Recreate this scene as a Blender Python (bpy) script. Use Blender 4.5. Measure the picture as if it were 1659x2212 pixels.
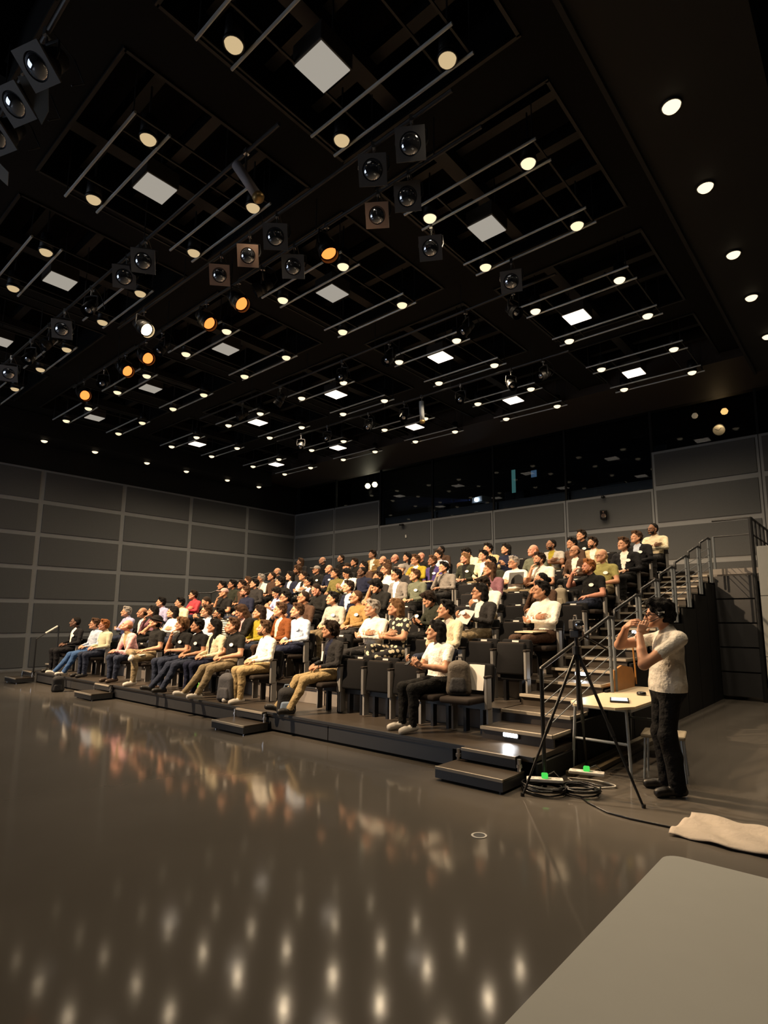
import bpy, bmesh, math, random
import numpy as np
from mathutils import Vector, Matrix, Euler
random.seed(7); np.random.seed(7)
for o in list(bpy.data.objects): bpy.data.objects.remove(o)
scene = bpy.context.scene
COL = scene.collection
PI = math.pi
# ------------------------------------------------------------------ camera
cam_d = bpy.data.cameras.new('camera'); cam = bpy.data.objects.new('camera', cam_d); COL.objects.link(cam)
yaw, pitch, roll = math.radians(40.39), math.radians(8.42), math.radians(.24)
fw = Vector((-math.sin(yaw)*math.cos(pitch), math.cos(yaw)*math.cos(pitch), math.sin(pitch)))
rt = Vector((math.cos(yaw), math.sin(yaw), 0)); up = rt.cross(fw)
r2 = rt*math.cos(roll)+up*math.sin(roll); u2 = -rt*math.sin(roll)+up*math.cos(roll)
cam.matrix_world = Matrix(((r2.x, u2.x, -fw.x, 20.70), (r2.y, u2.y, -fw.y, -17.07), (r2.z, u2.z, -fw.z, 1.62), (0, 0, 0, 1)))
cam_d.sensor_fit = 'HORIZONTAL'; cam_d.sensor_width = 36; cam_d.lens = 1234.9*36/1659
cam_d.shift_x = -24.8/1659; cam_d.shift_y = 48.1/1659; cam_d.clip_end = 200; cam_d.clip_start = .05
scene.camera = cam
# ------------------------------------------------------------------ world, view, large lights
w = bpy.data.worlds.new('world'); scene.world = w; w.use_nodes = True
w.node_tree.nodes['Background'].inputs[0].default_value = (.55, .62, .75, 1)
w.node_tree.nodes['Background'].inputs[1].default_value = 0.0
vs = scene.view_settings; vs.view_transform = 'Standard'; vs.look = 'None'; vs.gamma = 1; vs.use_curve_mapping = False
vs.exposure = 0.0
def aim(o, tgt):
    d = Vector(tgt)-o.location; o.rotation_euler = d.to_track_quat('-Z', 'Y').to_euler()
def in_view(loc):
    d = Vector(loc)-Vector((20.70, -17.07, 1.62)); z_ = d.dot(fw)
    if z_ <= .05: return False
    px_, py_ = 854.3+1234.9*d.dot(r2)/z_, 1154.1-1234.9*d.dot(u2)/z_
    return 0 <= px_ <= 1659 and 0 <= py_ <= 2212
def lamp(name, typ, loc, energy, col, tgt=None, size=.2, angle=60, blend=.5):
    if not in_view(loc): name += '_offscreen'
    l = bpy.data.lights.new(name, typ); l.energy = energy; l.color = col
    if typ == 'SPOT': l.spot_size = math.radians(angle); l.spot_blend = blend; l.shadow_soft_size = size
    elif typ == 'POINT': l.shadow_soft_size = size
    elif typ == 'AREA': l.size = size
    o = bpy.data.objects.new(name, l); COL.objects.link(o); o.location = loc
    if tgt: aim(o, tgt)
    return o
# stage lamps hung over the stage, thrown at the audience
STAGE = [((5.0, -16.2, 6.95), (6.5, -9.5, 1.5)), ((9.0, -16.2, 6.95), (10.5, -9.0, 1.6)), ((12.6, -16.2, 6.95), (14.5, -8.6, 1.8))]
for p_, t_ in STAGE:
    lamp('stage_light_beam', 'SPOT', p_, 10500, (1, .71, .43), t_, .12, 56, .6)
# ------------------------------------------------------------------ materials
def lin(h):
    if isinstance(h, str):
        h = h.lstrip('#'); c = [int(h[i:i+2], 16)/255 for i in (0, 2, 4)]
        return tuple(x/12.92 if x <= .04045 else ((x+.055)/1.055)**2.4 for x in c)
    return h
MATS = {}
def mat(name, col, rough=.6, metal=0, emis=None, es=0, bump=0, bscale=60, spec=.5, var=0, vscale=8, bdist=.02):
    if name in MATS: return MATS[name]
    m = bpy.data.materials.new(name); m.use_nodes = True; nt = m.node_tree; b = nt.nodes['Principled BSDF']
    c = lin(col); b.inputs['Base Color'].default_value = (*c, 1); b.inputs['Roughness'].default_value = rough
    b.inputs['Metallic'].default_value = metal; b.inputs['Specular IOR Level'].default_value = spec
    if emis: b.inputs['Emission Color'].default_value = (*lin(emis), 1); b.inputs['Emission Strength'].default_value = es
    if var or bump:
        tc = nt.nodes.new('ShaderNodeTexCoord')
    if var:
        n = nt.nodes.new('ShaderNodeTexNoise'); n.inputs['Scale'].default_value = vscale; n.inputs['Detail'].default_value = 5
        nt.links.new(tc.outputs['Object'], n.inputs['Vector'])
        r = nt.nodes.new('ShaderNodeMix'); r.data_type = 'RGBA'
        r.inputs[6].default_value = (*[x*(1-var) for x in c], 1); r.inputs[7].default_value = (*[min(1, x*(1+var)) for x in c], 1)
        nt.links.new(n.outputs['Fac'], r.inputs[0]); nt.links.new(r.outputs[2], b.inputs['Base Color'])
    if bump:
        n2 = nt.nodes.new('ShaderNodeTexNoise'); n2.inputs['Scale'].default_value = bscale; n2.inputs['Detail'].default_value = 3
        nt.links.new(tc.outputs['Object'], n2.inputs['Vector'])
        bp = nt.nodes.new('ShaderNodeBump'); bp.inputs['Strength'].default_value = bump; bp.inputs['Distance'].default_value = bdist
        nt.links.new(n2.outputs['Fac'], bp.inputs['Height']); nt.links.new(bp.outputs['Normal'], b.inputs['Normal'])
    MATS[name] = m; return m
def emat(name, col, s):
    if name in MATS: return MATS[name]
    m = bpy.data.materials.new(name); m.use_nodes = True; nt = m.node_tree
    for n in list(nt.nodes): nt.nodes.remove(n)
    o = nt.nodes.new('ShaderNodeOutputMaterial'); e = nt.nodes.new('ShaderNodeEmission')
    e.inputs[0].default_value = (*lin(col), 1); e.inputs[1].default_value = s
    nt.links.new(e.outputs[0], o.inputs[0]); MATS[name] = m; return m
M_FLOOR = mat('floor_vinyl', (.112, .101, .089), .09, var=.10, vscale=1.5, bump=.010, bscale=7, spec=.24)
M_PANEL = mat('acoustic_panel', (.075, .078, .082), .75, var=.25, vscale=70)
M_RAIL = mat('panel_rail', (.21, .218, .228), .5, var=.08, vscale=6)
M_SEAM = mat('panel_seam', (.02, .02, .022), .6)
M_BLACK = mat('matt_black', (.0035, .0035, .0038), .7, spec=.3)
M_CEIL = mat('black_ceiling', (.0016, .0016, .0016), .8, spec=.25, var=.3, vscale=3)
M_RIM = mat('dark_rim', (.010, .0095, .009), .5)
M_PIPE = mat('galvanised_pipe', (.55, .58, .60), .4, .4)
M_DSTEEL = mat('dark_steel', (.055, .055, .058), .45, .5)
M_SOFFIT = mat('brown_soffit', (.035, .026, .021), .6)
M_DECK = mat('deck_brown', (.058, .046, .036), .38, var=.2, vscale=5, bump=.02)
M_NOSE = mat('nosing', (.42, .37, .30), .5)
M_RISER = mat('riser_grey', (.034, .035, .039), .42, var=.1)
M_RISERL = mat('riser_light', (.20, .18, .165), .45, var=.1)
M_FAB = mat('seat_fabric', (.0085, .0085, .0095), .95, spec=.15, bump=.15, bscale=160)
M_FABB = mat('seat_brown_pad', (.028, .022, .019), .9, spec=.2, bump=.15, bscale=160)
M_SEATMET = mat('seat_post', (.24, .235, .23), .45, .1)
M_TAG = mat('seat_tag', (.62, .60, .56), .4)
M_FIXT = mat('fixture_black', (.010, .010, .011), .45)
M_TAN = mat('fixture_tan', (.52, .34, .25), .55)
M_GREYF = mat('fixture_grey', (.12, .12, .125), .5)
M_LENS = mat('lens_glass', (.50, .53, .60), .05, .95)
M_CHROME = mat('chrome', (.55, .55, .56), .25, .9)
M_WHITE = mat('white_plastic', (.72, .70, .66), .5)
M_PAPER = mat('paper', (.80, .78, .72), .8)
M_DBLACK = mat('gloss_black', (.006, .006, .007), .3)
# ------------------------------------------------------------------ mesh helpers
class MB:
    def __init__(s): s.bm = bmesh.new()
    def box(s, x0, x1, y0, y1, z0, z1, bev=0, M=None):
        r = bmesh.ops.create_cube(s.bm, size=1)
        vs_ = r['verts']
        for v in vs_:
            v.co = Vector(((x0+x1)/2+v.co.x*(x1-x0), (y0+y1)/2+v.co.y*(y1-y0), (z0+z1)/2+v.co.z*(z1-z0)))
        if bev:
            es = list({e for v in vs_ for e in v.link_edges})
            rr = bmesh.ops.bevel(s.bm, geom=es, offset=bev, segments=2, affect='EDGES', profile=.5)
            vs_ = list({v for f in rr['faces'] for v in f.verts} | {v for v in vs_ if v.is_valid})
        if M is not None:
            for v in vs_: v.co = M @ v.co
        return s
    def cyl(s, a, b, ra, rb=None, n=12, caps=True):
        a, b = Vector(a), Vector(b); d = b-a; rb = ra if rb is None else rb
        q = d.to_track_quat('Z', 'Y').to_matrix()
        A = [s.bm.verts.new(a+q@Vector((math.cos(t)*ra, math.sin(t)*ra, 0))) for t in [2*PI*i/n for i in range(n)]]
        B = [s.bm.verts.new(b+q@Vector((math.cos(t)*rb, math.sin(t)*rb, 0))) for t in [2*PI*i/n for i in range(n)]]
        for i in range(n): s.bm.faces.new((A[i], A[(i+1) % n], B[(i+1) % n], B[i]))
        if caps: s.bm.faces.new(A[::-1]); s.bm.faces.new(B)
        return s
    def tube(s, pts, r, n=8):
        pts = [Vector(p) for p in pts]; rings = []
        prev = None
        for i, p in enumerate(pts):
            t = (pts[min(i+1, len(pts)-1)]-pts[max(i-1, 0)]).normalized()
            if prev is None:
                prev = t.orthogonal().normalized()
            x = (prev-t*prev.dot(t)); x = x.normalized() if x.length > 1e-6 else t.orthogonal().normalized(); prev = x; y = t.cross(x)
            rr = r[i] if isinstance(r, (list, tuple)) else r
            rings.append([s.bm.verts.new(p+x*math.cos(2*PI*k/n)*rr+y*math.sin(2*PI*k/n)*rr) for k in range(n)])
        for a, b in zip(rings, rings[1:]):
            for k in range(n): s.bm.faces.new((a[k], a[(k+1) % n], b[(k+1) % n], b[k]))
        s.bm.faces.new(rings[0][::-1]); s.bm.faces.new(rings[-1]); return s
    def lathe(s, prof, n=20, M=None, ring=False):
        M = M or Matrix.Identity(4); rings = []
        for r, z in prof:
            rings.append([s.bm.verts.new(M@Vector((r*math.cos(2*PI*k/n), r*math.sin(2*PI*k/n), z))) for k in range(n)])
        for a, b in zip(rings, rings[1:]):
            for k in range(n): s.bm.faces.new((a[k], a[(k+1) % n], b[(k+1) % n], b[k]))
        if ring:
            for k in range(n): s.bm.faces.new((rings[-1][k], rings[-1][(k+1) % n], rings[0][(k+1) % n], rings[0][k]))
        else: s.bm.faces.new(rings[0][::-1]); s.bm.faces.new(rings[-1])
        return s
    def prism(s, poly, z0, z1, M=None):
        M = M or Matrix.Identity(4)
        A = [s.bm.verts.new(M@Vector((x, y, z0))) for x, y in poly]; B = [s.bm.verts.new(M@Vector((x, y, z1))) for x, y in poly]
        n = len(poly); s.bm.faces.new(A[::-1]); s.bm.faces.new(B)
        for i in range(n): s.bm.faces.new((A[i], A[(i+1) % n], B[(i+1) % n], B[i]))
        return s
    def mesh(s, name, m, smooth=False):
        bmesh.ops.recalc_face_normals(s.bm, faces=s.bm.faces[:])
        me = bpy.data.meshes.new(name); s.bm.to_mesh(me); s.bm.free()
        if m: me.materials.append(m)
        if smooth: me.polygons.foreach_set('use_smooth', [True]*len(me.polygons))
        return me
    def build(s, name, m, parent=None, smooth=False, loc=None):
        return link(name, s.mesh(name, m, smooth), parent, loc)
def link(name, data, parent=None, loc=None, rot=None):
    o = bpy.data.objects.new(name, data); COL.objects.link(o)
    if parent: o.parent = parent
    if loc is not None: o.location = loc
    if rot is not None: o.rotation_euler = rot
    return o
def tag(o, label, cat, group=None):
    o['label'] = label; o['category'] = cat
    if group: o['group'] = group
    return o
def struct(o): o['kind'] = 'structure'; return o
def empty(name, loc=(0, 0, 0), rot=(0, 0, 0)):
    o = link(name, None, None, loc, rot); o.empty_display_size = .1; return o
def thing(name, label, cat, loc=(0, 0, 0), rot=(0, 0, 0), group=None): return tag(empty(name, loc, rot), label, cat, group)
def copy_tree(o, parent=None):
    c = o.copy(); COL.objects.link(c)
    if parent: c.parent = parent
    for ch in o.children: copy_tree(ch, c)
    return c
ORD = ['', 'first', 'second', 'third', 'fourth', 'fifth', 'sixth', 'seventh', 'eighth', 'ninth', 'tenth', 'eleventh', 'twelfth', 'thirteenth', 'fourteenth', 'fifteenth', 'sixteenth', 'seventeenth', 'eighteenth', 'nineteenth', 'twentieth', 'twenty-first', 'twenty-second', 'twenty-third', 'twenty-fourth', 'twenty-fifth', 'twenty-sixth']
# ------------------------------------------------------------------ the room shell
W, H = 2.654, 1.0717
struct(MB().box(-.5, 26, -26, .3, -.2, 0).build('floor', M_FLOOR))
def panel_mesh(w_, h_):
    # face plate in the local XZ plane, proud of the rails by 25 mm towards -Y
    return MB().box(-w_/2, w_/2, -.025, .005, -h_/2, h_/2, bev=.008).mesh('panel', M_PANEL)
pm = panel_mesh(W-.15, H-.14)
wl = struct(MB().box(-.3, 0, -25.9, 0, 0, 6*H).build('wall_left', M_RAIL))
for k in range(9):
    for j in range(6):
        link('panel', pm, wl, (0, -(k+.5)*W, (j+.5)*H), (0, 0, PI/2))
struct(MB().box(-.3, -.02, -25.9, .3, 6*H+.005, 9.0).build('wall_upper_left', M_BLACK))
# back wall: panels up to 5H under the wide glass, up to 6H at both ends
wb = struct(MB().box(-.3, 2*W, 0, .25, 0, 6*H).box(2*W, 6*W, 0, .25, 0, 5*H).box(6*W, 26, 0, .25, 0, 6*H).build('wall_back', M_RAIL))
for k in range(9):
    for j in range(6):
        if j == 5 and 2 <= k < 6: continue
        link('panel', pm, wb, ((k+.5)*W, 0, (j+.5)*H))
for k in range(1, 9):
    top = 5*H if 2 < k < 6 else 6*H
    MB().box(k*W-.012, k*W+.012, -.006, .01, 0, top).build('seam', M_SEAM, wb)
struct(MB().box(26, 26.3, -26, .3, 0, 9.0).build('wall_right', M_BLACK))
struct(MB().box(-.3, 26.3, -26.3, -26, 0, 9.0).build('wall_front', M_BLACK))
# ceiling: black slab with square coffers
GX, PX, WX, GY, PY, WY, ZL = 17.684, 3.433, 1.6015, -14.267, 3.382, 1.561, 7.5
CX = [GX-WX/2-PX*m for m in range(5)]; CY = [GY+WY/2+PY*n for n in range(-1, 4)]
ZS, HO = 7.92, 1.35
mb = MB()
xs = [-.3]+[v for c in sorted(CX) for v in (c-HO, c+HO)]+[26.3]
ys = [-26.3]+[v for c in CY for v in (c-HO, c+HO)]+[-2.15]
for i in range(0, len(xs), 2): mb.box(xs[i], xs[i+1], -26.3, -2.1, ZS, 8.55)
for i in range(0, len(ys), 2):
    for c in CX: mb.box(c-HO, c+HO, ys[i], ys[i+1], ZS, 8.55)
mb.box(-.3, 26.3, -26.3, 4.5, 8.9, 9.1)
ceil = struct(mb.build('ceiling', M_CEIL))
for c in CX:
    for d in CY:
        b = MB()
        for s_ in (-1, 1):
            b.box(c-HO-.02, c+HO+.02, d+s_*HO-.02, d+s_*HO+.02, ZS-.03, ZS+.01)
            b.box(c+s_*HO-.02, c+s_*HO+.02, d-HO, d+HO, ZS-.03, ZS+.01)
        b.build('coffer_rim', M_RIM, ceil)
        b = MB()
        for q in (-.75, .05, .8): b.box(c-HO, c+HO, d+q-.07, d+q+.07, 8.3, 8.52)
        b.box(c-.5, c-.3, d-HO, d+HO, 8.1, 8.3)
        b.build('coffer_beam', M_RIM, ceil)
struct(MB().box(-.3, 26.3, -2.3, .3, 7.71, 8.5).build('trim_1', M_SOFFIT))
struct(MB().box(18.95, 20.2, -24, -2.3, 7.24, 7.9).box(18.9, 18.95, -24, -2.3, 7.18, 7.9).box(20.2, 20.26, -24, -2.3, 7.18, 7.9).build('trim_2', mat('trough_black', (.006, .006, .006), .7)))
struct(MB().box(.02, 1.15, -24, -2.3, 7.24, 7.9).build('trim_3', M_BLACK))
# side bulkhead edges further right
struct(MB().box(20.9, 21.0, -24, -.05, 7.4, 7.9).box(20.26, 26, -7.0, -6.94, 7.4, 7.9).build('trim_4', M_RIM))
# ------------------------------------------------------------------ control booth behind glass
gl = bpy.data.materials.new('booth_glass'); gl.use_nodes = True; nt = gl.node_tree
for n in list(nt.nodes): nt.nodes.remove(n)
o_ = nt.nodes.new('ShaderNodeOutputMaterial'); mx = nt.nodes.new('ShaderNodeMixShader'); tr = nt.nodes.new('ShaderNodeBsdfTransparent')
gs = nt.nodes.new('ShaderNodeBsdfGlossy'); fr = nt.nodes.new('ShaderNodeFresnel'); fr.inputs[0].default_value = 1.22
tr.inputs[0].default_value = (.62, .66, .70, 1); gs.inputs['Roughness'].default_value = .02; gs.inputs[0].default_value = (.9, .9, .9, 1)
nt.links.new(fr.outputs[0], mx.inputs[0]); nt.links.new(tr.outputs[0], mx.inputs[1]); nt.links.new(gs.outputs[0], mx.inputs[2]); nt.links.new(mx.outputs[0], o_.inputs[0])
MATS['booth_glass'] = gl
struct(MB().box(-.3, 26.3, 4.0, 4.2, 5.0, 8.9).build('wall_booth', mat('booth_wall', (.012, .012, .014), .8)))
struct(MB().box(-.3, 26.3, .25, 4.0, 5.0, 5.18).build('floor_booth', M_BLACK))
for i in range(9):
    z0 = 5*H if 2 <= i < 6 else 6*H
    wdw = struct(empty('window_%d' % (i+1), ((i+.5)*W, .08, z0)))
    hh = 7.71-z0
    MB().box(-W/2+.03, W/2-.03, -.004, .004, .03, hh).build('pane', gl, wdw)
    fb = MB().box(-W/2, -W/2+.03, -.03, .05, 0, hh).box(W/2-.03, W/2, -.03, .05, 0, hh).box(-W/2, W/2, -.03, .05, 0, .03)
    fb.build('window_frame', M_BLACK, wdw)
# ------------------------------------------------------------------ projection screen the audience watches (behind the camera)
t = thing('projection_screen_offscreen', 'unseen large lit projection screen on the front wall facing the audience', 'screen', (6.2, -25.85, 0))
MB().box(-4.2, 4.2, 0, .04, 1.6, 6.4).build('offscreen_surface', emat('offscreen_image', (.80, .88, 1.0), 2.4), t)
MB().box(-4.3, 4.3, -.05, -.005, 1.5, 6.5).build('offscreen_frame', M_BLACK, t)
# ------------------------------------------------------------------ tiers of the telescopic seating
def yn(j): return -11.69+.95*(j-1)
def zf(j): return .27*j
XL, XR = 4.3, 17.0
for j in range(1, 11):
    y0 = yn(j); y1 = yn(j+1)+.01 if j < 10 else -.03
    xr = 17.92 if j == 1 else XR
    if j == 10: xr = 18.75
    t = thing('seating_tier', '%s tier of the raised seating counted from the stage floor' % ORD[j], 'platform', (0, y0, 0))
    MB().box(XL, xr, 0, y1-y0, zf(j)-.05, zf(j)).build('deck', M_DECK, t)
    MB().box(XL, xr, -.012, .012, zf(j)-.028, zf(j)+.002).build('nosing', M_RISER, t)
    if j == 1:
        xx = XL
        while xx < 16.9:
            x2 = min(xx+2.13, 16.95); MB().box(xx+.006, x2-.006, .02, .05, .035, zf(1)-.05, bev=.004).build('fascia_panel', M_RISER, t); xx = x2
    else:
        xx = XL
        while xx < xr-.05:
            x2 = min(xx+1.59, xr)
            MB().box(xx+.01, x2-.01, .03, .05, zf(j-1), zf(j)-.05).build('fascia_panel', M_RISERL, t)
            MB().box(x2-.05, x2+.01, .005, .04, zf(j-1), zf(j)-.05).build('fascia_post', M_RISERL, t)
            xx = x2
for xs_, lb in ((17.93, 'black skirt panels closing the side of the seating under the aisle stair'), (XL-.035, 'black skirt panels closing the side of the seating by the dark wall')):
    t = thing('side_skirt', lb, 'panel', (xs_, 0, 0))
    for j in range(1, 10): MB().box(0, .03, yn(j)+.02, yn(j+1)-.005, 0, zf(j)-.06).build('skirt_panel', M_BLACK, t)
# landing front fascia right of the stairs
t = thing('landing_fascia', 'grey boarded fascia under the top landing beside the stairs', 'panel', (18.35, -3.3, 0))
for i in range(5):
    MB().box(-.38, .40, 0, .04, .08+i*.5, .55+i*.5).build('fascia_board', M_RISER, t)
MB().box(-.42, .44, -.03, .06, 2.58, 2.70).build('landing_edge', M_RISERL, t)
# aisle stair on the right and on the left edge of the seating
def stair(name, label, x0, x1, kmin, kmax):
    t = thing(name, label, 'stairs', ((x0+x1)/2, 0, 0)); hw = (x1-x0)/2
    for k in range(kmin, kmax):
        yk = -11.69+.475*(k-2); zk = .135*k
        s = MB().box(-hw, hw, .015, .49, zk-.045, zk-.002).box(-hw, hw, .03, .05, zk-.14, zk-.045).build('step', M_DECK, t, loc=(0, yk, 0))
        MB().box(-hw, hw, -.012, .03, zk-.03, zk+.003).box(hw-.012, hw+.004, 0, .47, zk-.03, zk+.003).build('nosing', M_NOSE, s)
        MB().box(-hw, hw, .05, .06, zk-.135, zk-.047).build('riser', M_RISER, s)
    return t
stair('aisle_stair', 'long flight of brown aisle steps with pale nosings beside the handrail', 17.02, 17.9, 3, 20)
stair('aisle_stair', 'flight of aisle steps between the seating and the dark panelled wall', 3.45, 4.25, 3, 20)
for x0, x1, lb in ((17.05, 17.83, 'black entry step unit at the foot of the aisle with the handrail'), (12.95, 13.74, 'black entry step unit between the white shirted and the charcoal jacketed man'),
                   (7.9, 8.7, 'black entry step unit in front of the man in pink shirt'), (3.5, 4.28, 'black entry step unit beside the dark panelled wall')):
    t = thing('entry_step', lb, 'step', ((x0+x1)/2, -12.14, 0), (0, 0, 0), None); hw = (x1-x0)/2
    b = MB().box(-hw, hw, .012, .43, .115, .133).build('tread', M_DECK, t); MB().box(-hw, hw, -.008, .012, .11, .137).build('nosing', M_NOSE, t)
    MB().box(-hw, hw, 0, .42, .025, .112).build('step_box', M_RISER, t)
    MB().box(-hw+.08, hw-.06, .36, .44, .16, .262).build('upper_riser', M_RISER, t); MB().box(-hw+.08, hw-.06, .35, .372, .245, .272).build('nosing', M_NOSE, t)
    MB().box(-hw+.08, hw-.06, .372, .46, .255, .2715).build('tread', M_DECK, t)
    for s_ in (-1, 1):
        MB().cyl((s_*(hw-.03), .38, .12), (s_*(hw-.03), .38, .25), .02).cyl((s_*(hw-.03), .38, .17), (s_*(hw-.03), .38, .20), .03).build('jack', M_CHROME, t)
        MB().cyl((s_*(hw-.05), .05, 0), (s_*(hw-.05), .05, .03), .014).build('foot', M_CHROME, t)
# step lights
ms = emat('step_light_glow', (.9, .95, 1), 9)
for k, x, lb in ((3, 17.40, 'lit white step light on the lowest riser of the aisle stair'), (7, 17.45, 'lit white step light on the middle riser below the handrail post'), (11, 17.62, 'lit white step light high on the aisle stair beside the handrail')):
    yk = -11.69+.475*(k-2); zk = .135*k
    t = thing('step_light', lb, 'light', (x, yk, zk-.135))
    MB().box(-.09, .09, -.004, .03, .055, .10, bev=.01).build('lens', ms, t); MB().box(-.10, .10, .004, .03, .045, .11).build('bezel', M_RISER, t)
    lamp('step_light_beam', 'SPOT', (x, yk-.05, zk-.06), 6, (.9, .95, 1), (x, yk-.3, zk-.27), .04, 110)
# ------------------------------------------------------------------ handrails up the aisle
M_RAILP = mat('rail_post', (.16, .18, .20), .45, .3); M_RAILD = mat('rail_black', (.015, .016, .018), .4)
def zst(y): return .135*(2+(y+11.69)/.475)
yy = [-9.75, -8.62, -7.67, -6.72, -5.77, -4.82, -3.87]
for i, y in enumerate(yy):
    ya = -11.62 if i == 0 else yy[i-1]+.28
    za, zb = zst(ya)+.84, zst(y)+.83
    lb = ['handrail hoop standing at the foot of the aisle stair', 'second', 'third', 'fourth', 'fifth', 'sixth', 'top'][i]
    lb = lb if i == 0 else '%s handrail hoop up the aisle stair beside the seating' % lb
    t = thing('handrail', lb, 'handrail', (18.0, y, 0))
    MB().tube([(0, ya-y, za-.12), (0, ya-y, za), (0, -.03, zb-.02), (0, .03, zb), (0, .26, zb-.005)], .021).build('rail', M_RAILD, t, smooth=True)
    for dy in (.06, .20):
        MB().tube([(0, dy, zb), (0, dy, zst(y)-.1)], .022).build('post', M_RAILP, t)
    if i == 0:
        MB().tube([(0, ya-y, za), (0, ya-y, .0)], .022).build('post', M_RAILD, t)
        for q in range(4):
            MB().tube([(0, ya-y, za-.22-.13*q), (0, .06, zb-.22-.13*q)], .006, 6).build('wire', M_RAILP, t)
    else:
        for q in range(4):
            MB().tube([(0, yy[i-1]+.2-y, za-.22-.13*q), (0, .06, zb-.22-.13*q)], .006, 6).build('wire', M_RAILP, t)
# guardrail on the landing
t = thing('guardrail', 'black tubular guardrail around the top landing by the back wall', 'guardrail', (18.72, -3.3, 2.7))
MB().tube([(-.72, 0, 1.05), (0, 0, 1.05), (0, 3.25, 1.05)], .025).tube([(-.72, 0, .70), (0, 0, .70), (0, 3.25, .70)], .018).build('rail', M_RAILD, t)
for y in (0, .55, 1.1, 1.65, 2.2, 2.75, 3.2):
    MB().tube([(0, y, 1.05), (0, y, 0)], .022).build('post', M_RAILD, t)
MB().tube([(-.72, 0, .70), (-.72, 0, 0)], .024).build('post', M_RAILP, t); MB().tube([(0, -.02, 1.05), (0, -.02, -2.7)], .04).build('corner_post', M_RAILD, t)
# left handrail pieces
t = thing('handrail', 'black handrail at the far end of the seating by the dark wall', 'handrail', (4.25, -11.5, 0))
MB().tube([(0, -.25, 0.02), (0, -.25, 1.08), (0, .25, 1.40), (0, .25, .4)], .02).build('rail', M_RAILD, t)
MB().tube([(0, -.05, 1.22), (0, .22, 1.395)], .024).build('grip', M_TAG, t)
t = thing('handrail', 'black handrail rising beside the last seats near the dark wall', 'handrail', (4.25, -7.2, 0))
MB().tube([(0, -.1, 1.4), (0, -.1, 2.40), (0, .35, 2.42), (0, 1.2, 2.80), (0, 2.6, 3.2), (0, 2.6, 2.2)], .024).build('rail', M_RAILD, t)
for y in (.35, 1.3): MB().tube([(0, y, 1.4), (0, y, 2.42+(y-.35)*.42)], .02).build('post', M_RAILD, t)
# ------------------------------------------------------------------ seats
def seat_proto(tip):
    t = empty('theatre_seat')
    Mb = Matrix.Rotation(math.radians(-9), 4, 'X')
    MB().box(-.222, .222, 0, .075, .0, .46, bev=.03, M=Matrix.Translation((0, 0, .36))@Mb).build('backrest', M_FAB, t, True)
    MB().box(-.215, .215, .076, .095, .02, .42, bev=.008, M=Matrix.Translation((0, 0, .36))@Mb).build('back_shell', M_DBLACK, t)
    if tip:
        Ms = Matrix.Translation((0, -.03, .36))@Matrix.Rotation(math.radians(-6), 4, 'X')
        MB().box(-.215, .215, -.10, -.01, -.02, .40, bev=.03, M=Ms).build('seat_cushion', M_FAB, t, True)
        MB().box(-.20, .20, -.085, -.03, .385, .408, bev=.01, M=Ms).build('seat_front_pad', M_FABB, t, True)
    else:
        MB().box(-.215, .215, -.46, .02, .37, .445, bev=.03).build('seat_cushion', M_FABB, t, True)
    MB().box(-.05, .05, -.012, -.001, .415, .44, M=Matrix.Translation((0, 0, .36))@Mb).build('number_tag', M_TAG, t)
    for s_ in (-1, 1):
        a = MB().box(s_*.248-.02, s_*.248+.02, -.16, -.05, .30, .66, bev=.01).box(s_*.248-.012, s_*.248+.012, -.13, -.03, .02, .32).build('armrest', M_SEATMET, t)
        MB().box(s_*.248-.024, s_*.248+.024, -.17, -.03, .655, .685, bev=.01).build('arm_pad', M_FABB, a)
    MB().box(-.18, .18, -.06, .03, .28, .36).box(-.14, -.10, -.05, .03, 0, .3).box(.10, .14, -.05, .03, 0, .3).build('underframe', M_DBLACK, t)
    return t
SEAT_D = seat_proto(False); SEAT_T = seat_proto(True); SUSED = {0: False, 1: False}
def place_seat(x, j, tip, label, group=None):
    k = int(tip); src = SEAT_T if tip else SEAT_D
    o = src if not SUSED[k] else copy_tree(src); SUSED[k] = True
    o.location = (x, yn(j)+.74, zf(j)); return tag(o, label, 'seat', group)
# ------------------------------------------------------------------ ceiling lights
ZP = ZL
def coffer_frame(c, d, lb):
    t = thing('pipe_frame', lb, 'pipe frame', (c, d, ZP+.02), group='pipe frames hung in the ceiling coffers')
    for y in (-WY/2-.28, -WY/2+.15, WY/2-.27, WY/2+.12): MB().cyl((-WX/2-.26, y, 0), (WX/2+.25, y, 0), .019, n=8).build('pipe', M_PIPE, t)
    for x in (-WX/2-.2, -WX/2+.3, WX/2-.15, WX/2+.2): MB().box(x-.012, x+.012, -WY/2-.3, WY/2+.15, .02, .045).build('crossbar', M_RIM, t)
    for x in (-WX/2-.2, WX/2+.2):
        for y in (-WY/2-.28, WY/2+.12): MB().cyl((x, y, 0), (x, y, .9), .008, n=6).build('hanger_rod', M_DSTEEL, t)
    return t
fr0 = None
dlm = {0: emat('downlight_dim', (1, .74, .40), .62), 1: emat('downlight_warm', (1, .80, .50), 1.25), 2: emat('downlight_bright', (1, .80, .52), 1.6)}
def dl_proto(m):
    t = empty('ceiling_downlight')
    MB().cyl((0, 0, .05), (0, 0, .30), .105, .09, n=20).lathe([(.105, .05), (.115, .03), (.112, .0), (.098, .0), (.098, .05)], 20, None, True).build('housing', M_FIXT, t, True)
    MB().lathe([(.0005, -.055), (.04, -.05), (.07, -.035), (.09, -.01), (.097, .02), (.097, .03)], 20).build('lens', m, t, True)
    MB().cyl((0, 0, .30), (0, 0, .75), .012, n=6).build('stem', M_DSTEEL, t)
    return t
DLP = {k: dl_proto(dlm[k]) for k in dlm}; DLU = set()
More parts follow.
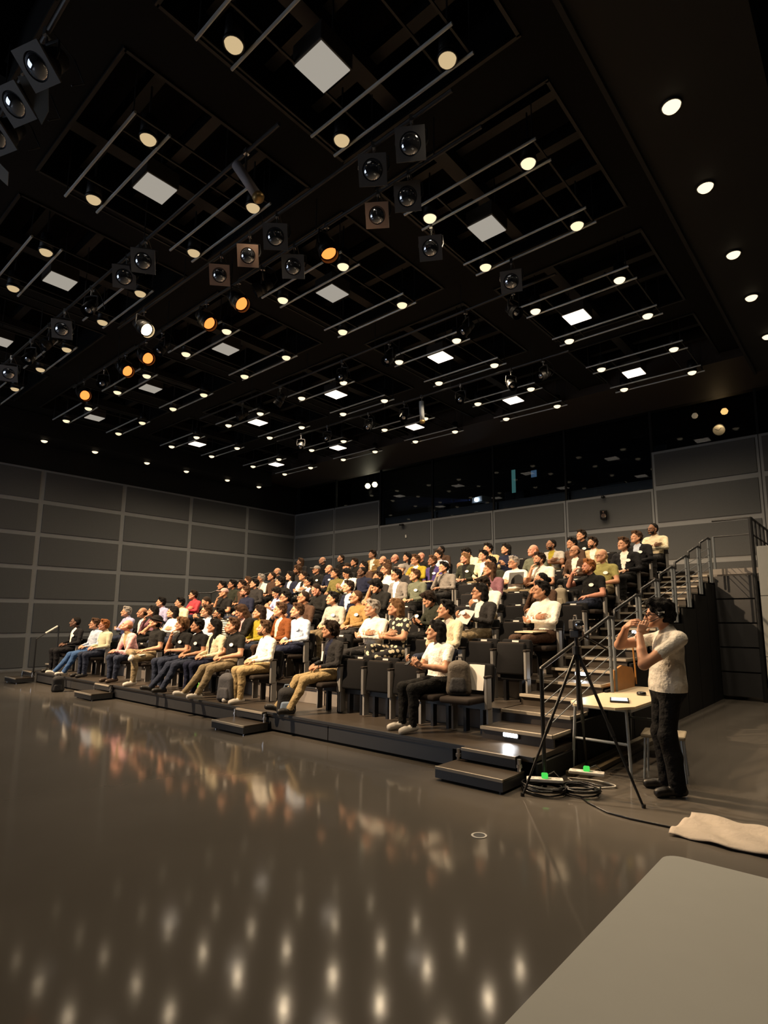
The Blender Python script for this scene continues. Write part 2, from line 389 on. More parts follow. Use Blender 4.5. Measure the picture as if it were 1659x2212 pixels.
def downlight(loc, k, lb, gr):
    o = DLP[k] if k not in DLU else copy_tree(DLP[k]); DLU.add(k); o.location = loc; o.name = 'ceiling_downlight' if in_view(loc) else 'ceiling_downlight_offscreen'; return tag(o, lb, 'ceiling light', gr)
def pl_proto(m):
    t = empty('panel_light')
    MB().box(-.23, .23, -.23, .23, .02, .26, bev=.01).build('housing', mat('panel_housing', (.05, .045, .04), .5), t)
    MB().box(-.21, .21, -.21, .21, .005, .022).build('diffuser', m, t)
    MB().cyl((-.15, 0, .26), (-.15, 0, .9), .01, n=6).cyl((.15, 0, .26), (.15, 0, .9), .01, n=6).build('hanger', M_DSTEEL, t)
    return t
PLP = {0: pl_proto(emat('panel_pale', (.86, .78, .66), .42)), 1: pl_proto(emat('panel_lit', (1, .84, .66), 3.2))}; PLU = set()  # the pale panels carry a low even emission on the diffuser
for m, c in enumerate(CX):
    for n, d in enumerate(CY):
        if n == 0: continue
        COLN = ['by the aisle stair', 'second from the aisle stair', 'in the middle column', 'second from the dark wall', 'by the dark wall']; ROWN = ['', 'stage-side', 'front', 'third', 'rearmost']; cof = '%s row, %s' % (ROWN[n], COLN[m])
        lb = 'galvanised pipe frame in the ceiling coffer of the '+cof
        if fr0 is None: fr0 = coffer_frame(c, d, lb)
        else:
            o = copy_tree(fr0); o.location = (c, d, ZP+.02); tag(o, lb, 'pipe frame', 'pipe frames hung in the ceiling coffers')
        k = 0 if n == 1 else (1 if (n == 2) else 2)
        for sx in (-1, 1):
            for sy in (-1, 1):
                downlight((c+sx*WX/2, d+sy*WY/2, ZL), k, '%s downlight, %s %s corner, coffer %s' % (['dim amber', 'warm', 'warm'][k], ['stage', 'back'][sy > 0], ['wall', 'aisle'][sx > 0], cof), 'downlights at coffer corners')
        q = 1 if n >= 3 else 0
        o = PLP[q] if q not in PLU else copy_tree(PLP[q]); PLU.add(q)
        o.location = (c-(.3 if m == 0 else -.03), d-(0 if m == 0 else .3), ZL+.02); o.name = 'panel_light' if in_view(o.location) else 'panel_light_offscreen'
        tag(o, ['pale square panel light in the coffer, ', 'bright square panel light in the coffer, '][q]+cof, 'ceiling light', 'square panel lights in the coffers')
        # light given by the four downlights and the panel of this coffer
        e = {1: 75, 2: 235, 3: 560, 4: 560}[n]
        for sx in (-1, 1):
            for sy in (-1, 1): lamp('coffer_light_beam', 'SPOT', (c+sx*WX/2, d+sy*WY/2, ZL-.17), e/4, (1, .78, .52), (c+sx*WX/2, d+sy*WY/2, 0), .09, 135, .8)
for d in CY[1:]:
    for sy in (-1, 1):
        for x, lb in ((19.41, 'downlight in the dark ceiling trough above the aisle, %s from the back wall'), (.62, 'downlight in the bulkhead along the dark panelled wall, %s from the back wall')):
            lb = lb % ORD[int(round((CY[-1]+WY/2-d-sy*WY/2)/1.69))+1]
            if x < 1 and d < CY[1]+.1: continue
            downlight((x, d+sy*WY/2, 7.22), 2, lb, 'downlights in the side troughs')
            if x > 1: lamp('trough_light_beam', 'SPOT', (x, d+sy*WY/2, 7.1), 160, (1, .78, .52), (x, d+sy*WY/2, 0), .06, 100, .8)
# battens
for y, x0, x1, lb in ((-11.89, 5.6, 17.6, 'black lighting batten carrying the glowing orange spotlights'), (-12.5, 9.5, 17.6, 'black lighting batten carrying the tan framed spotlights'), (-13.45, 5.6, 15.8, 'black lighting batten carrying the lilac cylinder lamp'), (-15.6, 4.4, 17.6, 'black lighting batten near the stage with large lenses'), (-16.36, 4.4, 13.2, 'black lighting batten over the stage behind the audience spotlights'), (-5.8, 6, 16, 'black lighting batten over the rear rows with small lanterns'), (-8.6, 6, 17, 'black lighting batten over the middle rows with small lanterns')):
    t = thing('lighting_batten', lb, 'batten', (0, y, 7.36))
    MB().cyl((x0, 0, 0), (x1, 0, 0), .024, n=10).build('pipe', M_DSTEEL, t)
    x = x0+.3
    while x < x1: MB().cyl((x, 0, 0), (x, 0, .9), .008, n=6).build('hanger_rod', M_DSTEEL, t); x += 2.2
# spotlight fixtures
def fix_proto(frame_m, lens_m, sc=1.0, square=True):
    t = empty('stage_spotlight'); h = .155*sc; q0 = -.12*sc
    MB().cyl((0, q0+.02, 0), (0, q0+.16*sc, 0), .135*sc, n=20).cyl((0, q0+.16*sc, 0), (0, q0+.36*sc, 0), .12*sc, .09*sc, n=20).build('housing', M_FIXT, t, True)
    b = MB(); n = 24
    if square:
        R = [b.bm.verts.new((math.cos(a)*.112*sc, q0, math.sin(a)*.112*sc)) for a in [2*PI*i/n for i in range(n)]]
        def sq(a):
            c, s = math.cos(a), math.sin(a); k = h/max(abs(c), abs(s)); return (c*k, q0, s*k)
        S = [b.bm.verts.new(sq(2*PI*i/n)) for i in range(n)]
        R2 = [b.bm.verts.new(v.co+Vector((0, .025, 0))) for v in R]; S2 = [b.bm.verts.new(v.co+Vector((0, .025, 0))) for v in S]
        for i in range(n):
            k = (i+1) % n
            b.bm.faces.new((R[i], R[k], S[k], S[i])); b.bm.faces.new((S2[i], S2[k], R2[k], R2[i])); b.bm.faces.new((S[i], S[k], S2[k], S2[i])); b.bm.faces.new((R2[i], R2[k], R[k], R[i]))
    else:
        b.cyl((0, q0-.05, 0), (0, q0+.03, 0), .145*sc, n=24, caps=False); b.cyl((0, q0-.05, 0), (0, q0+.03, 0), .13*sc, n=24, caps=False)
    b.build('front_frame', frame_m, t)
    MB().lathe([(.0005, .035), (.05*sc, .028), (.085*sc, .012), (.110*sc, -.012), (.111*sc, -.03)], 24, Matrix.Translation((0, q0, 0))@Matrix.Rotation(PI/2, 4, 'X')).build('lens', lens_m, t, True)
    MB().tube([(-.15*sc, 0, 0), (-.17*sc, 0, .06), (-.16*sc, 0, .20), (0, 0, .22), (.16*sc, 0, .20), (.17*sc, 0, .06), (.15*sc, 0, 0)], .012, 6).build('yoke', M_DSTEEL, t)
    MB().cyl((0, 0, .22), (0, 0, .36), .014, n=8).box(-.022, .022, -.035, .035, .31, .395).build('clamp', M_CHROME, t)
    MB().tube([(.05, q0+.36*sc, 0), (.1, q0+.45*sc, .1), (.06, q0+.36*sc, .3), (.02, 0.02, .40)], .007, 6).build('cable', M_DBLACK, t)
    return t
LIT = emat('tungsten_orange', (1, .25, .05), 1.9); LITW = emat('tungsten_white', (1, .72, .36), 14)
FP = {}
def fixture(kind, loc, label, yaw=None, pitch=30, group=None):
    cfg = {'tan': (M_TAN, M_LENS, 1, True), 'blk': (M_GREYF, M_LENS, 1.1, True), 'lit': (M_FIXT, LIT, 1.0, False), 'litw': (M_FIXT, LITW, 1.0, False), 'small': (M_FIXT, M_LENS, .75, False)}[kind]
    if kind not in FP: FP[kind] = fix_proto(*cfg); o = FP[kind]
    else: o = copy_tree(FP[kind])
    if yaw is None: yaw = math.degrees(math.atan2(20.7-loc[0], loc[1]+17.07))*.82
    o.location = loc; o.rotation_euler = (0, 0, math.radians(yaw))
    for ch in o.children:
        if ch.name.split('.')[0] in ('housing', 'front_frame', 'lens'): ch.rotation_euler = (math.radians(pitch), 0, 0)
    return tag(o, label, 'spotlight', group)
def run(kind, pts, label, group, **k):
    for i, p in enumerate(sorted(pts, key=lambda q: -q[0])): fixture(kind, (p[0], p[1], 7.0+(.13 if p[1] > -11 else 0)), label % ORD[i+1], group=group, **k)
run('tan', ((15.96, -11.89), (13.15, -12.5), (13.9, -12.5)), 'unlit spotlight with tan square frame, %s of its kind from the aisle', 'tan framed spotlights')
run('blk', ((17.03, -12.5), (16.44, -12.5), (14.56, -12.5)), 'unlit dark framed spotlight on the tan framed batten, %s from the aisle', 'dark framed spotlights')
run('blk', ((16.49, -11.89), (14.21, -11.89)), 'unlit dark framed spotlight on the orange lit batten, %s from the aisle', 'dark framed spotlights')
run('blk', ((12.57, -13.45), (11.94, -13.45), (6.34, -13.45)), 'unlit dark framed spotlight on the cylinder lamp batten, %s from the aisle', 'dark framed spotlights')
run('blk', ((16.5, -9.2), (15.99, -10.73)), 'grey framed spotlight clamped to a coffer pipe, %s from the aisle', 'dark framed spotlights')
run('blk', ((14.89, -15.6), (14.25, -15.6), (13.63, -15.6)), 'large unlit spotlight with glossy lens on the stage batten, %s from the aisle', 'spotlights on the stage batten', yaw=20, pitch=55)
fixture('blk', (9.38, -13.45, 7.0), 'unlit grey framed spotlight standing alone along the cylinder lamp batten')
def glowing(kind, x, y, label, tgt, e_, col, group=None):
    # a lit spotlight turned on the table and the stair foot, with its own beam leaving the lens
    p = Vector((x, y, 7.0)); d = (Vector(tgt)-p).normalized()
    fixture(kind, tuple(p), label, yaw=math.degrees(math.atan2(d.x, -d.y)), pitch=math.degrees(math.asin(-d.z)), group=group)
    lamp('spotlight_beam', 'SPOT', tuple(p+d*.24), e_, col, tgt, .08, 26, .7)
for i, (x, tg_) in enumerate(((14.94, (17.9, -11.6, .5)), (12.73, (18.9, -11.0, 1.3)), (11.73, (18.3, -10.4, .8)), (9.43, (18.9, -11.1, 1.2)), (8.49, (18.3, -10.0, .8)), (6.28, (19.2, -11.4, .8)))):
    glowing('lit', x, -11.89, 'spotlight glowing orange on the long batten, %s from the aisle' % ORD[i+1], tg_, 850, (1, .66, .36), 'glowing orange spotlights')
glowing('litw', 10.59, -12.5, 'brightest spotlight glowing yellow white on the batten', (18.6, -10.8, 1.1), 2200, (1, .80, .55))
for (p_, t_), lb in zip(STAGE, ('on the far side', 'in the middle', 'near the aisle')):
    d = Vector(t_)-Vector(p_); fixture('blk', (p_[0], p_[1]-.16, p_[2]+.05), 'stage spotlight %s thrown at the audience' % lb, yaw=180-math.degrees(math.atan2(d.x, d.y)), pitch=40)
rg = random.Random(3)
SM = {}; SML = [(15.2, -8.6), (13.3, -8.6), (11.9, -8.6), (9.7, -8.6), (8.1, -8.6), (16.2, -8.6), (14.6, -5.8), (13.2, -5.8), (11.4, -5.8), (10.1, -5.8), (8.4, -5.8), (7.2, -5.8), (15.4, -5.8), (12.4, -13.45), (7.6, -13.45), (10.6, -13.45), (8.6, -13.45), (10.1, -11.89), (7.4, -11.89), (13.4, -11.89)]
for p in SML:
    fixture('small', (*p, 6.98), 'small black lantern on the %s batten, %s from the aisle' % ({-8.6: 'middle row', -5.8: 'rear row', -13.45: 'cylinder lamp', -11.89: 'orange lit'}[p[1]], ORD[SM.setdefault(p, 1+sum(1 for q in SML if q[1] == p[1] and q[0] > p[0]))]), yaw=rg.uniform(-60, 70), pitch=rg.uniform(25, 60), group='small black lanterns')
for x, y, r, lb in ((15.16, -13.45, tuple(Vector((-.42, -.36, .85)).to_track_quat('Z', 'Y').to_euler()), 'lilac grey cylindrical projector lamp with brass end under a coffer'), (11.99, -5.8, (.1, 0, .2), 'white cylindrical can hanging over the rear rows')):
    t = thing('cylinder_lamp', lb, 'lamp', (x, y, 7.0))
    m = mat('lilac_metal', (.42, .38, .40), .5) if y < -10 else mat('can_white', (.6, .65, .72), .5)
    MB().cyl((0, 0, -.28), (0, 0, .22), .062, n=16).build('barrel', m, t, True).rotation_euler = r; MB().lathe([(.05, -.36), (.075, -.33), (.07, -.28)], 16).build('end_cap', mat('brass', (.45, .30, .12), .4, .7), t, True).rotation_euler = r
    MB().cyl((0, 0, .0), (0, 0, .38), .016, n=8).box(-.03, .03, -.03, .03, .33, .395).build('clamp', M_CHROME, t)

# loose barn door flags on the stage batten
for x, rz, rx, lb, pts in ((14.55, .7, .5, 'grey pointed barn door flag hanging from the stage batten', [(-.16, 0), (.16, 0), (.10, -.30), (0, -.42)]), (12.95, -.3, .9, 'pale grey square barn door flag hanging from the stage batten', [(-.17, 0), (.17, 0), (.15, -.32), (-.14, -.30)])):
    t = thing('barn_door_flag', lb, 'flag', (x, -15.6, 7.10), (0, 0, rz)); Mx = Matrix.Rotation(rx, 4, 'X')@Matrix.Rotation(PI/2, 4, 'X')
    MB().prism(pts, -.003, .003, Mx).build('plate', mat('flag_grey', (.16, .16, .155), .5), t); MB().cyl((0, 0, 0), (0, 0, .27), .012, n=8).build('clamp_rod', M_CHROME, t)
# ------------------------------------------------------------------ people: implicit bodies meshed by surface nets
SKIN, TOP, SLEEVE, PANTS, SHOE, FRONT = range(6)
class SDF:
    def __init__(s): s.p = []
    def cap(s, a, b, ra, rb, tg, k=.03): s.p.append(('c', np.array(a, float), np.array(b, float), ra, rb, tg, k, None)); return s
    def ell(s, c, r, tg, k=.03, F=None, sub=False): s.p.append(('s' if sub else 'e', np.array(c, float), np.array(r, float), 0, 0, tg, k, F)); return s
    def mesh(s, vox, noise=None):
        lo = np.full(3, 1e9); hi = -lo
        for t, a, b, ra, rb, tg, k, F in s.p:
            if t == 's': continue
            if t == 'c': R = max(ra, rb); pts = np.array([a-R, a+R, b-R, b+R])
            else:
                R = b if F is None else np.full(3, b.max()); c = a if F is None else F(a); pts = np.array([c-R, c+R])
            lo = np.minimum(lo, pts.min(0)); hi = np.maximum(hi, pts.max(0))
        lo -= vox*3; hi += vox*3; n = np.ceil((hi-lo)/vox).astype(int)+1
        D = np.full(n, 1.0, np.float32); RW = np.full(n, 9.0, np.float32); T = np.zeros(n, np.int8)
        ax = [lo[i]+np.arange(n[i])*vox for i in range(3)]
        for t, a, b, ra, rb, tg, k, F in s.p:
            if t == 'c': R = max(ra, rb); p0 = np.minimum(a, b)-R; p1 = np.maximum(a, b)+R
            else:
                c = a if F is None else F(a); R = b if F is None else np.full(3, b.max()); p0 = c-R; p1 = c+R
            mg = k+3*vox
            i0 = np.maximum(np.floor((p0-mg-lo)/vox).astype(int), 0); i1 = np.minimum(np.ceil((p1+mg-lo)/vox).astype(int)+1, n)
            if (i1 <= i0).any(): continue
            sl = tuple(slice(i0[i], i1[i]) for i in range(3))
            X, Y, Z = np.meshgrid(ax[0][sl[0]], ax[1][sl[1]], ax[2][sl[2]], indexing='ij')
            if t == 'c':
                d = b-a; L = float(d@d) or 1e-9
                h = np.clip(((X-a[0])*d[0]+(Y-a[1])*d[1]+(Z-a[2])*d[2])/L, 0, 1)
                dist = np.sqrt((X-a[0]-h*d[0])**2+(Y-a[1]-h*d[1])**2+(Z-a[2]-h*d[2])**2)-(ra+(rb-ra)*h)
            else:
                if F is not None: X, Y, Z = F.inv(X, Y, Z)
                qx, qy, qz = X-a[0], Y-a[1], Z-a[2]
                k0 = np.sqrt((qx/b[0])**2+(qy/b[1])**2+(qz/b[2])**2); k1 = np.sqrt((qx/b[0]**2)**2+(qy/b[1]**2)**2+(qz/b[2]**2)**2)+1e-9
                dist = k0*(k0-1)/k1
            A = D[sl]
            if t == 's':
                hh = np.maximum(k-np.abs(A+dist), 0)/k; D[sl] = np.maximum(A, -dist)+hh*hh*k*.25
            else:
                hh = np.maximum(k-np.abs(A-dist), 0)/k; D[sl] = np.minimum(A, dist)-hh*hh*k*.25
                rw = RW[sl]; m = dist < rw; T[sl][m] = tg; rw[m] = dist[m]
        if noise is not None:
            X, Y, Z = np.meshgrid(*ax, indexing='ij'); D = D+noise(X, Y, Z).astype(np.float32)
        ins = D < 0
        c8 = [ins[i:n[0]-1+i, j:n[1]-1+j, k:n[2]-1+k] for i in (0, 1) for j in (0, 1) for k in (0, 1)]
        cnt = sum(c.astype(np.int8) for c in c8); act = (cnt > 0) & (cnt < 8)
        idx = -np.ones(act.shape, int); cells = np.argwhere(act); idx[act] = np.arange(len(cells))
        acc = np.zeros((len(cells), 3)); num = np.zeros(len(cells))
        for axi in range(3):
            for u in (0, 1):
                for v in (0, 1):
                    o0 = [0, 0, 0]; o1 = [0, 0, 0]; oth = [q for q in range(3) if q != axi]
                    o0[oth[0]] = o1[oth[0]] = u; o0[oth[1]] = o1[oth[1]] = v; o1[axi] = 1
                    a = D[tuple((cells+o0).T)]; b = D[tuple((cells+o1).T)]; m = (a < 0) != (b < 0)
                    tt = np.where(m, a/(a-b+1e-12), 0); P = np.tile(np.array(o0, float), (len(cells), 1)); P[:, axi] = tt
                    acc[m] += P[m]; num[m] += 1
        V = lo+(cells+acc/num[:, None])*vox
        faces = []
        for axi in range(3):
            oth = [q for q in range(3) if q != axi]
            sa = [slice(1, n[q]-1) for q in range(3)]; sb = list(sa); sa[axi] = slice(0, n[axi]-1); sb[axi] = slice(1, n[axi])
            A = ins[tuple(sa)]; B = ins[tuple(sb)]; e = np.argwhere(A != B)
            if not len(e): continue
            fl = A[tuple(e.T)]
            base = e.copy()
            for q in oth: base[:, q] += 1
            def ci(du, dv):
                g = base.copy(); g[:, oth[0]] -= du; g[:, oth[1]] -= dv; return idx[tuple(g.T)]
            q4 = np.stack([ci(1, 1), ci(0, 1), ci(0, 0), ci(1, 0)], 1)
            flip = fl if axi != 1 else ~fl
            q4[~flip] = q4[~flip][:, ::-1]; faces.append(q4)
        Fc = np.concatenate(faces)
        fc = V[Fc].mean(1); gi = np.clip(np.round((fc-lo)/vox).astype(int), 0, n-1)
        return V, Fc, T[tuple(gi.T)]
class Frame:
    def __init__(s, piv, yaw, pit, off=(0, 0, 0)):
        s.R = np.array(Matrix.Rotation(yaw, 3, 'Z')@Matrix.Rotation(pit, 3, 'X')); s.piv = np.array(piv, float); s.off = np.array(off, float)
    def __call__(s, p): return s.R@(np.array(p, float)-s.piv)+s.piv+s.off
    def inv(s, X, Y, Z):
        a, b, c = X-s.piv[0]-s.off[0], Y-s.piv[1]-s.off[1], Z-s.piv[2]-s.off[2]; R = s.R
        return R[0, 0]*a+R[1, 0]*b+R[2, 0]*c+s.piv[0], R[0, 1]*a+R[1, 1]*b+R[2, 1]*c+s.piv[1], R[0, 2]*a+R[1, 2]*b+R[2, 2]*c+s.piv[2]
def head_sdf(F, neck_from):
    s = SDF(); e = lambda c, r, k=.025, sub=False: s.ell(c, r, SKIN, k, F, sub); cp = lambda a, b, ra, rb, k=.015: s.cap(F(a), F(b), ra, rb, SKIN, k)
    s.cap(neck_from, F((0, .03, 1.11)), .056, .054, SKIN, .03)
    e((0, .025, 1.212), (.077, .096, .092)); e((0, -.022, 1.165), (.064, .066, .088)); e((0, -.045, 1.098), (.043, .042, .032), .03)
    cp((-.062, .0, 1.13), (-.02, -.06, 1.085), .02, .022, .03); cp((.062, .0, 1.13), (.02, -.06, 1.085), .02, .022, .03)
    for q in (-1, 1): e((q*.031, -.094, 1.172), (.02, .017, .012), .012, True)
    cp((-.042, -.078, 1.193), (.042, -.078, 1.193), .0115, .0115, .012)
    cp((0, -.086, 1.182), (0, -.104, 1.143), .010, .0145, .010); e((-.012, -.094, 1.138), (.011, .011, .009), .008); e((.012, -.094, 1.138), (.011, .011, .009), .008)
    e((0, -.081, 1.111), (.024, .012, .006), .006); e((0, -.079, 1.100), (.020, .012, .007), .006); e((0, -.078, 1.074), (.018, .014, .013), .012)
    e((-.040, -.06, 1.145), (.02, .02, .02), .02); e((.040, -.06, 1.145), (.02, .02, .02), .02)
    for q in (-1, 1): e((q*.080, .018, 1.160), (.011, .022, .032), .01)
    return s
def unit(v): v = np.array(v, float); return v/np.linalg.norm(v)
def hand_sdf(s, w, d, nrm, side, curl=.5, sc=1.0):
    """w wrist, d finger direction, nrm the way the palm faces, side +1/-1 chooses the thumb side"""
    d = unit(d); nrm = np.array(nrm, float); nrm = unit(nrm-d*(nrm@d)); sd = np.cross(d, nrm)*side; w = np.array(w, float); S = sc
    s.cap(w-d*.03, w+d*.02*S, .027*S, .024*S, SKIN, .02)
    for i, (o, f) in enumerate(((.030, .95), (.010, 1.05), (-.011, .98), (-.030, .78))):
        kn = w+d*(.088-.006*abs(i-1))*S+sd*o*S
        s.cap(w+d*.015*S+sd*o*.6*S, kn, .0145*S, .012*S, SKIN, .014)
        p = kn; a = curl*.55+i*.05
        for L, r0, r1, st in ((.043, .0098, .0090, 1), (.027, .0090, .0082, 1.9), (.022, .0082, .007, 2.6)):
            dr = d*math.cos(a*st)+nrm*math.sin(a*st); q = p+dr*L*f*S; s.cap(p, q, r0*S, r1*S, SKIN, .004); p = q
    t0 = w+d*.022*S+sd*.026*S; t1 = t0+(d*.55+sd*.65+nrm*.35)*.045*S; t2 = t1+(d*.85+sd*.15+nrm*.4)*.034*S
    s.cap(w+d*.01*S, t0, .016*S, .015*S, SKIN, .012); s.cap(t0, t1, .0135*S, .011*S, SKIN, .008); s.cap(t1, t2, .011*S, .0085*S, SKIN, .004)
def join(parts):
    V, F, T = [], [], []; o = 0
    for v, f, t in parts: V.append(v); F.append(f+o); T.append(t); o += len(v)
    return np.concatenate(V), np.concatenate(F), np.concatenate(T)
def to_mesh(name, V, F, T, nm):
    me = bpy.data.meshes.new(name); me.vertices.add(len(V)); me.vertices.foreach_set('co', V.astype(np.float32).ravel())
    me.loops.add(len(F)*4); me.loops.foreach_set('vertex_index', F.astype(np.int32).ravel())
    me.polygons.add(len(F)); me.polygons.foreach_set('loop_start', np.arange(0, len(F)*4, 4, dtype=np.int32)); me.polygons.foreach_set('loop_total', np.full(len(F), 4, np.int32))
    for _ in range(nm): me.materials.append(None)
    me.polygons.foreach_set('material_index', T.astype(np.int32)); me.polygons.foreach_set('use_smooth', np.ones(len(F), bool)); me.update(calc_edges=True); me.validate(); return me
class Body: pass
def make_body(P, fine=1.0):
    """P: joints in metres, figure faces -Y, its right hand is on -X"""
    lean = P.get('lean', 0); st = P.get('stand', False)
    s = SDF(); hz = P.get('hip', .545); dz = hz-.545
    def up(p): # torso points shift with the lean
        x, y, z = p; return (x, y-lean*(z-.5)*1.0, z+dz)
    s.ell((0, .05, hz+.01), (.175, .135, .115), PANTS, .05)
    s.ell(up((0, .055, .70)), (.158, .122, .15), TOP, .06); s.ell(up((0, .065, .86)), (.178, .118, .17), TOP, .06)
    s.cap(up((-.15, .085, .965)), up((.15, .085, .965)), .066, .066, TOP, .05); s.cap(up((0, .085, .97)), up((0, .065, 1.045)), .075, .06, TOP, .03)
    if st: s.cap((-.055, .05, hz+.12), (-.06, .05, hz-.04), .115, .125, TOP, .05); s.cap((.055, .05, hz+.12), (.06, .05, hz-.04), .115, .125, TOP, .05)
    for q, sd in ((-1, 'R'), (1, 'L')):
        sh = np.array(up((q*.195, .085, .955))); el = np.array(P['el'+sd], float); wr = np.array(P['wr'+sd], float)
        mid = sh+(el-sh)*.55
        s.cap(sh, mid, .061, .054, TOP, .03); s.cap(mid, el, .050, .043, SLEEVE, .02); s.cap(el, el+(wr-el)*.45, .044, .040, SLEEVE, .02); s.cap(el+(wr-el)*.45, wr, .038, .028, SLEEVE, .015)
        hp = np.array((q*.092, .04, hz)); kn = np.array(P['kn'+sd], float); an = np.array(P['an'+sd], float); td = unit(P.get('toe'+sd, (q*.12, -1, -.05)))
        s.cap(hp, kn, .092, .066, PANTS, .04); cm = kn+(an-kn)*.42+np.array((0, .02 if not st else .012, 0))
        lw = 1.2 if st else 1.0; s.cap(kn, cm, .065*lw, .060*lw, PANTS, .03); s.cap(cm, an, .060*lw, .047*lw*lw, PANTS, .025)
        sl = an+np.array((0, 0, -.045)); hl = sl-td*.045; to = sl+td*.16
        s.cap(an, sl, .040, .040, SHOE, .02); s.cap(hl+np.array((0, 0, .0)), to+np.array((0, 0, -.008)), .040, .036, SHOE, .02); s.cap(to-td*.05, to+np.array((0, 0, -.012)), .040, .034, SHOE, .02)
    V, F, T = s.mesh(.0135*fine)
    if st:
        fz = V[F].mean(1)[:, 2]; fx = np.abs(V[F].mean(1)[:, 0]); T[(T == PANTS) & (fz > hz-.055)] = TOP; T[(T == TOP) & (fz < hz-.055)] = PANTS
    # front of the shirt inside an open jacket
    fc = V[F].mean(1); zz = fc[:, 2]-dz; xx = np.abs(fc[:, 0]); m = (T == TOP) & (fc[:, 1] < .03-lean*.3) & (xx < .018+np.clip((zz-.66)*.16, 0, .06)) & (zz > .62); T[m] = FRONT
    hd = P.get('head', (-22, 4)); piv = up((0, .055, 1.06)); base = np.array((0, .055, 1.06))
    off = np.array(piv)-base
    Fm = Frame(base, math.radians(hd[0]), -math.radians(hd[1]), off)
    Hd = head_sdf(Fm, up((0, .075, 1.0))).mesh(.0068*fine)
    hs = []
    for q, sd in ((-1, 'R'), (1, 'L')):
        h = SDF(); wr = np.array(P['wr'+sd], float); hand_sdf(h, wr, P['hd'+sd], P['hn'+sd], P.get('th'+sd, 1), P.get('curl', .5), .95); hs.append(h.mesh(.0052*fine))
    V, F, T = join([(V, F, T), Hd]+hs)
    B = Body(); B.mesh = to_mesh('person_body', V, F, T, 6)
    Rm = Matrix(Fm.R.tolist()).to_4x4(); B.head = Matrix.Translation(Vector(Fm(base)))@Rm@Matrix.Translation(-Vector(base))
    # where a name badge sits on the chest
    c = V[(np.abs(V[:, 0]-.085) < .03) & (np.abs(V[:, 2]-dz-.86) < .03)]; B.badge = (.085, float(c[:, 1].min())-.006, .86+dz)
    B.P = P; return B
def rest(**k):
    d = dict(elR=(-.26, .02, .70), wrR=(-.10, -.20, .665), hdR=(.75, -.6, -.1), hnR=(.3, .2, -1), thR=-1,
             elL=(.26, .02, .70), wrL=(.10, -.20, .655), hdL=(-.75, -.6, -.1), hnL=(-.3, .2, -1), thL=1,
             knR=(-.115, -.40, .50), anR=(-.12, -.40, .10), knL=(.115, -.40, .50), anL=(.12, -.40, .10))
    d.update(k); return d
fold = dict(elR=(-.255, -.03, .75), wrR=(.055, -.155, .80), hdR=(.9, .1, .15), hnR=(0, 1, 0), thR=1, elL=(.255, -.03, .75), wrL=(-.055, -.19, .755), hdL=(-.9, .1, .2), hnL=(0, 1, 0), thL=-1, curl=.3)
chin = dict(elR=(-.19, -.15, .70), wrR=(-.085, -.135, .96), hdR=(.30, -.05, .9), hnR=(.5, .8, 0), thR=-1, elL=(.25, .0, .71), wrL=(-.03, -.19, .70), hdL=(-.95, -.1, 0), hnL=(0, .5, -1), thL=1, curl=.9)
POSES = {
    'lap': rest(), 'folded': rest(**fold), 'chin': rest(**chin),
    'phone': rest(elR=(-.25, -.05, .72), wrR=(-.085, -.27, .76), hdR=(.45, -.55, .55), hnR=(.4, .3, .8), elL=(.25, -.05, .72), wrL=(.085, -.27, .75), hdL=(-.45, -.55, .55), hnL=(-.4, .3, .8), head=(-12, -26), curl=.8),
    'paper': rest(elR=(-.26, -.03, .73), wrR=(-.13, -.28, .79), hdR=(.25, -.7, .5), hnR=(.7, .2, .6), elL=(.26, -.03, .73), wrL=(.13, -.28, .77), hdL=(-.25, -.7, .5), hnL=(-.7, .2, .6), curl=.9),
    'out': rest(knR=(-.13, -.43, .47), anR=(-.17, -.70, .115), knL=(.12, -.43, .48), anL=(.10, -.62, .11), toeR=(-.2, -1, .25), toeL=(.1, -1, .1)),
    'ankle': rest(knR=(-.29, -.30, .60), anR=(.10, -.44, .60), toeR=(.7, -.5, -.25), knL=(.13, -.40, .49), anL=(.13, -.44, .10)),
    'kneeover': rest(knR=(.03, -.44, .60), anR=(.15, -.64, .27), toeR=(.1, -.8, -.6), knL=(.12, -.40, .47), anL=(.06, -.42, .10), **{k: v for k, v in fold.items()}),
    'drink': rest(elR=(-.30, -.16, .86), wrR=(-.14, -.24, 1.06), hdR=(.55, .05, .75), hnR=(.5, .85, -.2), thR=-1, curl=.8),
    'lean': rest(lean=.38, elR=(-.19, -.22, .62), wrR=(-.06, -.38, .66), hdR=(.6, -.6, .0), elL=(.19, -.22, .62), wrL=(.06, -.38, .65), hdL=(-.6, -.6, 0), head=(-24, 22), knR=(-.16, -.40, .50), knL=(.16, -.40, .50)),
    'nape': rest(elR=(-.34, -.02, .98), wrR=(-.16, -.0, 1.10), hdR=(.7, .1, .3), hnR=(.4, -.2, -.6), head=(-20, 14), knR=(-.29, -.30, .60), anR=(.10, -.44, .60), toeR=(.7, -.5, -.25)),
}
BODIES = {k: make_body(v) for k, v in POSES.items()}
def fabric(col, scale=15, st=.9):
    c = tuple(round(x, 3) for x in lin(col)); return mat('cloth_%s' % (c,), c, .85, bump=st, bscale=scale, spec=.2, var=.10, vscale=30, bdist=.035)
SKN = {k: mat('skin_'+k, v, .5, spec=.35, var=.06, vscale=14) for k, v in dict(light=(.52, .27, .165), pink=(.54, .25, .17), tan=(.42, .21, .12), brown=(.22, .105, .058), dark=(.11, .055, .035)).items()}
